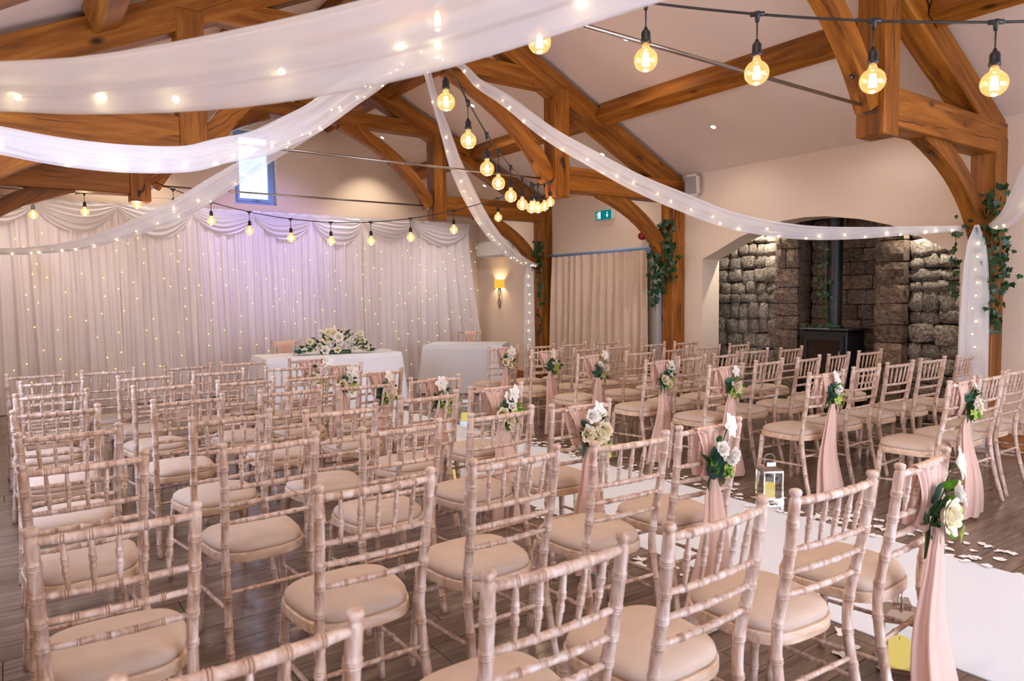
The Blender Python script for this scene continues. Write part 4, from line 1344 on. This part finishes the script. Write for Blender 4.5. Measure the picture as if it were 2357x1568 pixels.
LP = lantern_parts()
CM = G().lathe([(0, 0), (.038, 0), (.039, .03), (.039, .098), (.034, .103), (.024, .098), (0, .097)], 24)
cmesh = CM.mesh('wax', M['candle'])
LAN = [(4.42, 2.98, -.55, 'right of the runner by the sixth row of the right block'), (4.36, 7.02, -.3, 'beside the front row, right of the runner'),
       (4.38, 4.62, -.2, 'right of the runner near the fourth right row'), (4.24, 5.98, .2, 'right of the runner near the second right row'),
       (2.80, 7.16, .1, 'left of the runner beside the front row'), (2.90, 5.90, .3, 'left of the runner by the third left row'), (2.84, 4.74, -.2, 'left of the runner by the fourth left row'),
       (3.02, 3.36, -.3, 'left of the runner by the fifth left row'), (5.02, 1.50, -.4, 'at the right edge of the photo'), (2.80, 1.30, .6, 'by the nearest blush sash left of the runner')]
for x, y, a, pl_ in LAN:
    t = thing('lantern', 'chrome glass lantern %s' % pl_, 'lantern', (x, y, .0085 if 2.97 < x < 4.2 else 0), a, 'lanterns along the aisle')
    for nm, me in LP: link(nm, me, t)
    t2_ = thing('candle', 'pillar candle inside lantern %s' % pl_, 'candle', (x, y, t.location.z + .018), 0, 'candles in the aisle lanterns')
    link('wax', cmesh, t2_)
    link('wick', G().tube([(0, 0, .096), (.001, 0, .11)], .0012, 5).mesh('wick', M['cable']), t2_)

# ------------------------------------------------------------------ scattered petals
rp = random.Random(21)
PM = []
for s in range(6):
    rr = random.Random(s); n = 11; vs = []
    for k in range(n):
        a = 2 * PI * k / n; r_ = .024 * rr.uniform(.65, 1.25)
        vs.append((r_ * math.cos(a) * 1.25, r_ * math.sin(a), .002 + rr.uniform(0, .006)))
    vs.append((0, 0, .0025))
    PM.append(G().add(vs, [(n, k, (k + 1) % n) for k in range(n)]).mesh('petal', M['petal'], False))
PL_ = 'white paper petal on the floor %s of the runner, %s'
cl = [(4.42, 1.70, .30, 34), (4.38, 2.15, .22, 16), (4.34, 2.55, .22, 16), (4.33, 2.95, .25, 14), (4.36, 3.4, .25, 12), (4.32, 3.9, .22, 14), (4.35, 4.5, .25, 18), (4.30, 5.1, .25, 22), (4.34, 5.6, .22, 34), (4.4, 6.3, .25, 16),
      (2.86, 3.85, .12, 14), (2.88, 3.1, .10, 12), (2.85, 2.5, .12, 12), (2.84, 1.9, .12, 8), (2.80, 1.35, .14, 12), (2.86, 4.7, .10, 8), (2.9, 5.6, .1, 8)]
for cx_, cy_, sp, n in cl:
    rowi = min(range(8), key=lambda q_: abs(cy_ - .3 - [6.65, 5.85, 5.1, 4.35, 3.6, 2.8, 2.0, 1.15][q_]))
    pl_lab = PL_ % ('right' if cx_ > 3.5 else 'left', 'near the %s row from front' % ORD[rowi])
    for k in range(n):
        x = cx_ + rp.gauss(0, sp * .5); y = cy_ + rp.gauss(0, .24)
        if x < 2.62 or (3.05 < x < 4.12): x = cx_ + .04
        zz = .009 if 2.97 < x < 4.22 else .0
        o = link('petal', rp.choice(PM), None, loc=(x, y, zz + .0004 * (k % 4)), rot=(0, 0, rp.uniform(0, 6.3)))
        sc_ = rp.uniform(.7, 1.25); o.scale = (sc_, sc_, sc_)
        tag(o, pl_lab, 'petal', pl_lab.replace('white paper petal', 'petals'))

# ------------------------------------------------------------------ ivy garlands
def ivy(label, cx, cy, strands, n, seed, fx=1.0):
    t = thing('ivy_garland', label, 'ivy garland', (cx, cy, 0), 0, 'ivy garlands')
    rr = random.Random(seed)
    gs = G()
    tot = 0
    for (dx, dy, z0, z1, m, spread) in strands:
        pts = []
        for k in range(10):
            f = k / 9; z = z0 + (z1 - z0) * f
            pts.append((dx + .02 * math.sin(5 * f + dx * 40), dy + .02 * math.sin(4 * f + dy * 50), z))
        gs.tube(pts, .0028, 5)
        for k in range(m):
            f = rr.random(); z = z0 + (z1 - z0) * f
            p = (dx + rr.gauss(0, spread), dy + rr.gauss(0, spread), z)
            put('leaf', LVI, t, p, (rr.uniform(-.6, .3), rr.uniform(-.7, .7), -.9), rr.uniform(.75, 1.25) * fx, rr.uniform(-2.5, -.6))
    link('vine', gs.mesh('vine', M['stem']), t)
    return t


ivy('leafy ivy garland hanging from the nearest oak post at right', 7.36, 2.72,
    [(-.02, -.05, 2.46, 2.0, 62, .055), (-.10, .12, 2.25, 2.02, 34, .06), (-.12, .23, 2.10, 1.40, 24, .018), (-.05, -.04, 2.02, 1.25, 70, .05), (.04, -.12, 2.0, 1.5, 46, .035), (.0, -.08, 1.5, 1.12, 30, .03), (-.16, .02, 2.05, 1.7, 12, .02)], 0, 3)
ivy('dense ivy garland on the middle oak post beside the curtain', 7.34, 6.60,
    [(0, -.02, 2.50, 2.0, 84, .06), (-.06, .10, 2.28, 1.75, 70, .06), (.02, -.06, 2.2, 1.7, 70, .055), (-.05, .06, 1.95, 1.5, 40, .045), (-.08, .12, 1.7, 1.25, 20, .03)], 0, 5, 1.3)
ivy('narrow ivy garland on the farthest oak post', 7.36, 9.46,
    [(0, -.04, 2.42, 1.95, 90, .05), (-.05, .15, 2.08, 1.5, 34, .03), (.02, -.03, 1.95, .8, 60, .035)], 0, 7)
ivy('sparse ivy trailing down the black flue pipe', 8.09, 4.68,
    [(-.02, .04, 2.2, 1.5, 30, .04), (-.02, .0, 1.6, 1.1, 20, .05), (0, .03, 1.12, 1.06, 24, .10)], 0, 9)

# ------------------------------------------------------------------ voile drapes with fairy lights
fmb = bmesh.new(); bmesh.ops.create_icosphere(fmb, subdivisions=1, radius=.0075)
FB = bpy.data.meshes.new('fairy_bulb'); fmb.to_mesh(FB); fmb.free(); FB.materials.append(M['fairy'])


def voile(label, A, B, ztab, wtab, seed, nb, lights_lbl, s0=0.0, s1=1.0, blen=2.0):
    """swag of gathered voile hanging in the vertical plane through A and B; ztab / wtab against s"""
    A, B = Vector(A), Vector(B); d = (B - A); L = d.length; dn = d.normalized(); nr = Vector((-dn.y, dn.x, 0))
    rr = random.Random(seed); ph = [rr.uniform(0, 6) for _ in range(5)]
    org = Vector((A.x, A.y, 0))

    def frame(s):
        z = interp(ztab, s); z2 = interp(ztab, min(s + .01, 1)); z1 = interp(ztab, max(s - .01, 0))
        ds = (min(s + .01, 1) - max(s - .01, 0)) * L
        tg = Vector((dn.x, dn.y, (z2 - z1) / ds)).normalized()
        upv = (Vector((0, 0, 1)) - tg * tg.z).normalized()
        return Vector((A.x + d.x * s, A.y + d.y * s, z)), tg, upv

    def fn(u, v):
        s = s0 + (s1 - s0) * v
        c, tg, upv = frame(s); w = interp(wtab, s) / 2
        a = 2 * PI * u
        hh = math.cos(a) * w
        dd = math.sin(a) * w * .42
        k = w / .09
        dd += .010 * k * math.sin(7 * a / 2 * 2 + ph[0] + 3 * s) + .006 * k * math.sin(11 * a + ph[1] + 5 * s)
        hh += .006 * k * math.sin(5 * a + ph[2] + 6 * s)
        p = c + upv * hh + nr * dd
        return p - org
    t = thing('voile_drape', label, 'drape', (A.x, A.y, 0), 0, 'white voile drapes')
    link('cloth', G().grid(fn, 56, 70, closeu=True).mesh('cloth', M['voile']), t)
    f = thing('fairy_light_string', lights_lbl, 'fairy lights', (A.x, A.y, 0), 0, 'fairy lights in the drapes')
    wire = []
    for k in range(nb):
        s = s0 + (s1 - s0) * max(.005, min(.995, (k + .5 + rr.uniform(-.4, .4)) / nb))
        c, tg, upv = frame(s); w = interp(wtab, s) / 2
        p = c - upv * w * rr.uniform(.15, .88) + nr * rr.uniform(-.3, .3) * w - org
        wire.append(p)
        link('bulb', FB, f, loc=p)
    link('wire', G().tube(wire, .0012, 4).mesh('wire', M['steel']), f)


def P2(*a): return [(a[i], a[i + 1]) for i in range(0, len(a), 2)]


G2, G0 = (3.43, 6.5), (3.43, -1.1)
voile('nearest wide white voile drape sweeping across the top left', G0, (-.65, 2.75),
      P2(0, 4.0, .1, 3.55, .2, 3.15, .3, 2.80, .4, 2.50, .5, 2.28, .58, 2.165, .65, 2.07, .72, 2.012, .79, 1.99, .84, 2.00, .92, 2.02, 1, 2.08),
      P2(0, .12, .2, .17, .5, .17, .65, .175, .72, .164, .79, .13, .84, .112, .95, .08, 1, .03), 1, 26, 'warm fairy lights inside the nearest wide voile drape')
voile('wide voile drape curving from the middle truss to the left, upper one', G2, (-.65, 2.75),
      P2(0, 3.9, .16, 3.43, .28, 3.09, .37, 2.81, .44, 2.63, .51, 2.46, .58, 2.34, .63, 2.245, .71, 2.16, .78, 2.115, .84, 2.10, .92, 2.08, 1, 2.08),
      P2(0, .06, .1, .17, .28, .209, .44, .178, .58, .14, .71, .138, .84, .107, .95, .08, 1, .03), 2, 26, 'warm fairy lights along the upper left voile drape')
voile('voile drape falling from the middle truss to the far left, lower one', G2, (-.65, 9.45),
      P2(0, 3.95, .06, 3.70, .12, 3.47, .19, 3.24, .29, 2.95, .38, 2.68, .47, 2.42, .57, 2.22, .66, 2.08, .75, 2.02, .84, 2.005, 1, 2.05),
      P2(0, .06, .08, .13, .29, .177, .40, .222, .47, .222, .57, .16, .66, .111, .75, .08, 1, .04), 3, 26, 'warm fairy lights along the lower left voile drape')
voile('voile drape falling steeply to the farthest oak post', G2, (7.36, 9.42),
      P2(0, 4.0, .08, 3.97, .14, 3.64, .20, 3.34, .26, 3.03, .39, 2.63, .50, 2.39, .66, 2.15, .81, 2.04, .95, 2.0, 1, 2.0),
      P2(0, .06, .08, .12, .14, .134, .20, .189, .26, .239, .39, .239, .5, .213, .66, .178, .81, .136, .95, .058, 1, .03), 4, 24, 'warm fairy lights along the drape to the farthest post')
voile('voile drape sagging across to the nearest oak post, in front of alcove', G2, (7.36, 2.72),
      P2(0, 4.0, .10, 3.80, .13, 3.62, .18, 3.44, .26, 3.09, .34, 2.82, .42, 2.57, .5, 2.37, .57, 2.21, .65, 2.10, .72, 2.05, .8, 2.04, .87, 2.05, .94, 2.06, 1, 2.08),
      P2(0, .04, .10, .069, .13, .095, .18, .121, .26, .142, .42, .161, .5, .169, .57, .159, .65, .141, .72, .124, .8, .106, .87, .081, .94, .056, 1, .02), 5, 32, 'warm fairy lights along the drape in front of the alcove')
voile('voile drape rising out of the right edge from nearest post', (7.36, 2.72), G0,
      P2(0, 2.08, .03, 2.08, .06, 2.12, .10, 2.25, .14, 2.42, .25, 2.75, .5, 3.3, .75, 3.7, 1, 4.0),
      P2(0, .02, .02, .08, .06, .17, .10, .27, .14, .33, .3, .30, .7, .2, 1, .06), 6, 26, 'warm fairy lights along the drape at the right edge')


def tail_drape(label, lbl2, x, y, z1, wt, seed, nb):
    t = thing('voile_drape', label, 'drape', (x, y, 0), 0, 'white voile drapes')
    rr = random.Random(seed); p1 = rr.uniform(0, 6)

    def fn(u, v):
        a = 2 * PI * u; z = .02 + (z1 - .02) * v; w = interp(wt, z)
        wx = w * (1 + .10 * math.sin(6 * a + p1) + .05 * math.sin(13 * a + 2 * v))
        # wide axis faces the camera diagonal
        c, s_ = math.cos(a) * wx, math.sin(a) * wx * .45
        return (c * .81 + s_ * .58, -c * .58 + s_ * .81, z)
    link('cloth', G().grid(fn, 60, 30, closeu=True).mesh('cloth', M['voile']), t)
    f = thing('fairy_light_string', lbl2, 'fairy lights', (x, y, 0), 0, 'fairy lights in the drapes')
    wire = []
    for k in range(nb):
        z = .15 + (z1 - .2) * k / nb
        p = Vector((rr.uniform(-.02, .02), rr.uniform(-.02, .02), z)); wire.append(p)
        link('bulb', FB, f, loc=p)
    link('wire', G().tube(wire, .0012, 4).mesh('wire', M['steel']), f)


tail_drape('voile drape hanging to the floor in front of the nearest oak post', 'warm fairy lights inside the hanging drape on the nearest post', 7.17, 2.74, 2.08,
           P2(0, .14, 1.2, .125, 1.7, .105, 1.95, .07, 2.02, .04, 2.08, .02), 1, 16)
tail_drape('voile drape hanging to the floor in front of the farthest oak post', 'warm fairy lights inside the hanging drape on the farthest post', 7.22, 9.50, 2.02,
           P2(0, .10, 1.2, .085, 1.8, .075, 1.95, .05, 2.02, .02), 2, 12)

# ------------------------------------------------------------------ festoon bulbs
BG = G().lathe([(.0135, 0), (.0140, -.010), (.0185, -.020)] + [(.0480 * math.sin(a_), -.0655 + .0480 * math.cos(a_)) for a_ in [PI * (.15 + .85 * k_ / 12) for k_ in range(13)]], 24).mesh('bulb', M['bulbglass'])
gf = G()
for k in range(6):
    a = 2 * PI * k / 6
    gf.tube([(.007 * math.cos(a), .007 * math.sin(a), -.040), (.012 * math.cos(a), .012 * math.sin(a), -.088)], .0040, 5)
FIL = gf.mesh('filament', M['filament'])
HLD = G().lathe([(.0, .062), (.006, .062), (.009, .052), (.016, .046), (.0185, .038), (.0185, .012), (.021, .010), (.021, -.002), (.0165, -.004), (0, -.004)], 16).mesh('lamp_holder', M['cable'])
DRP = G().tube([(0, 0, .0), (0, 0, .09)], .0032, 6).tube([(0, 0, .08), (0, 0, .105), (0, 0, .118)], [.008, .011, .014], 8).mesh('drop_cable', M['cable'])
CONM = G().tube([(-.028, 0, 0), (-.026, 0, 0), (.026, 0, 0), (.028, 0, 0)], [.006, .010, .010, .006], 8).mesh('connector', M['cable'])


def festoon(label, A, B, zA, zB, sag, ss):
    A, B = Vector((*A, zA)), Vector((*B, zB))
    t = thing('festoon_lights', label, 'festoon lights', A, 0, 'festoon bulb strings')

    def w(s): return A.lerp(B, s) - Vector((0, 0, sag * 4 * s * (1 - s))) - A
    link('cable', G().tube([w(k / 60) for k in range(61)], .0052, 8).mesh('cable', M['cable']), t)
    dirn = (B - A).normalized(); rz = math.atan2(dirn.y, dirn.x)
    for s in ss:
        p = w(s)
        link('connector', CONM, t, loc=p, rot=(0, 0, rz))
        link('drop_cable', DRP, t, loc=p - Vector((0, 0, .11)))
        h = link('lamp_holder', HLD, t, loc=p - Vector((0, 0, .16)))
        b = link('bulb', BG, t, loc=p - Vector((0, 0, .162)))
        link('filament', FIL, b)
        pl = bpy.data.lights.new('bulb_light', 'POINT'); pl.energy = BULB_W; pl.color = (1.0, 0.76, 0.52); pl.shadow_soft_size = .02
        q = bpy.data.objects.new('bulb_light', pl); COL.objects.link(q); q.location = A + p - Vector((0, 0, .29))
    return t


festoon('festoon of amber globe bulbs passing the top right corner', (1.5, 2.70), (5.35, -1.1), 2.90, 2.90, .42, [.012 + .08 * k for k in range(12)])
festoon('festoon of amber globe bulbs receding down the middle', (1.5, 2.84), (5.33, 6.48), 2.90, 2.88, .40, [.115, .205, .30, .37, .46, .56, .655, .735, .82, .91])
festoon('festoon of amber globe bulbs in front of the backdrop swags', (5.35, 6.62), (1.55, 9.42), 2.88, 2.90, .50, [.04, .13, .243, .353, .454, .556, .658, .763, .860, .955])
festoon('two amber bulbs hanging under the far left truss beam', (1.42, 9.62), (-.62, 11.3), 2.88, 2.88, .10, [.02, .27, .52])
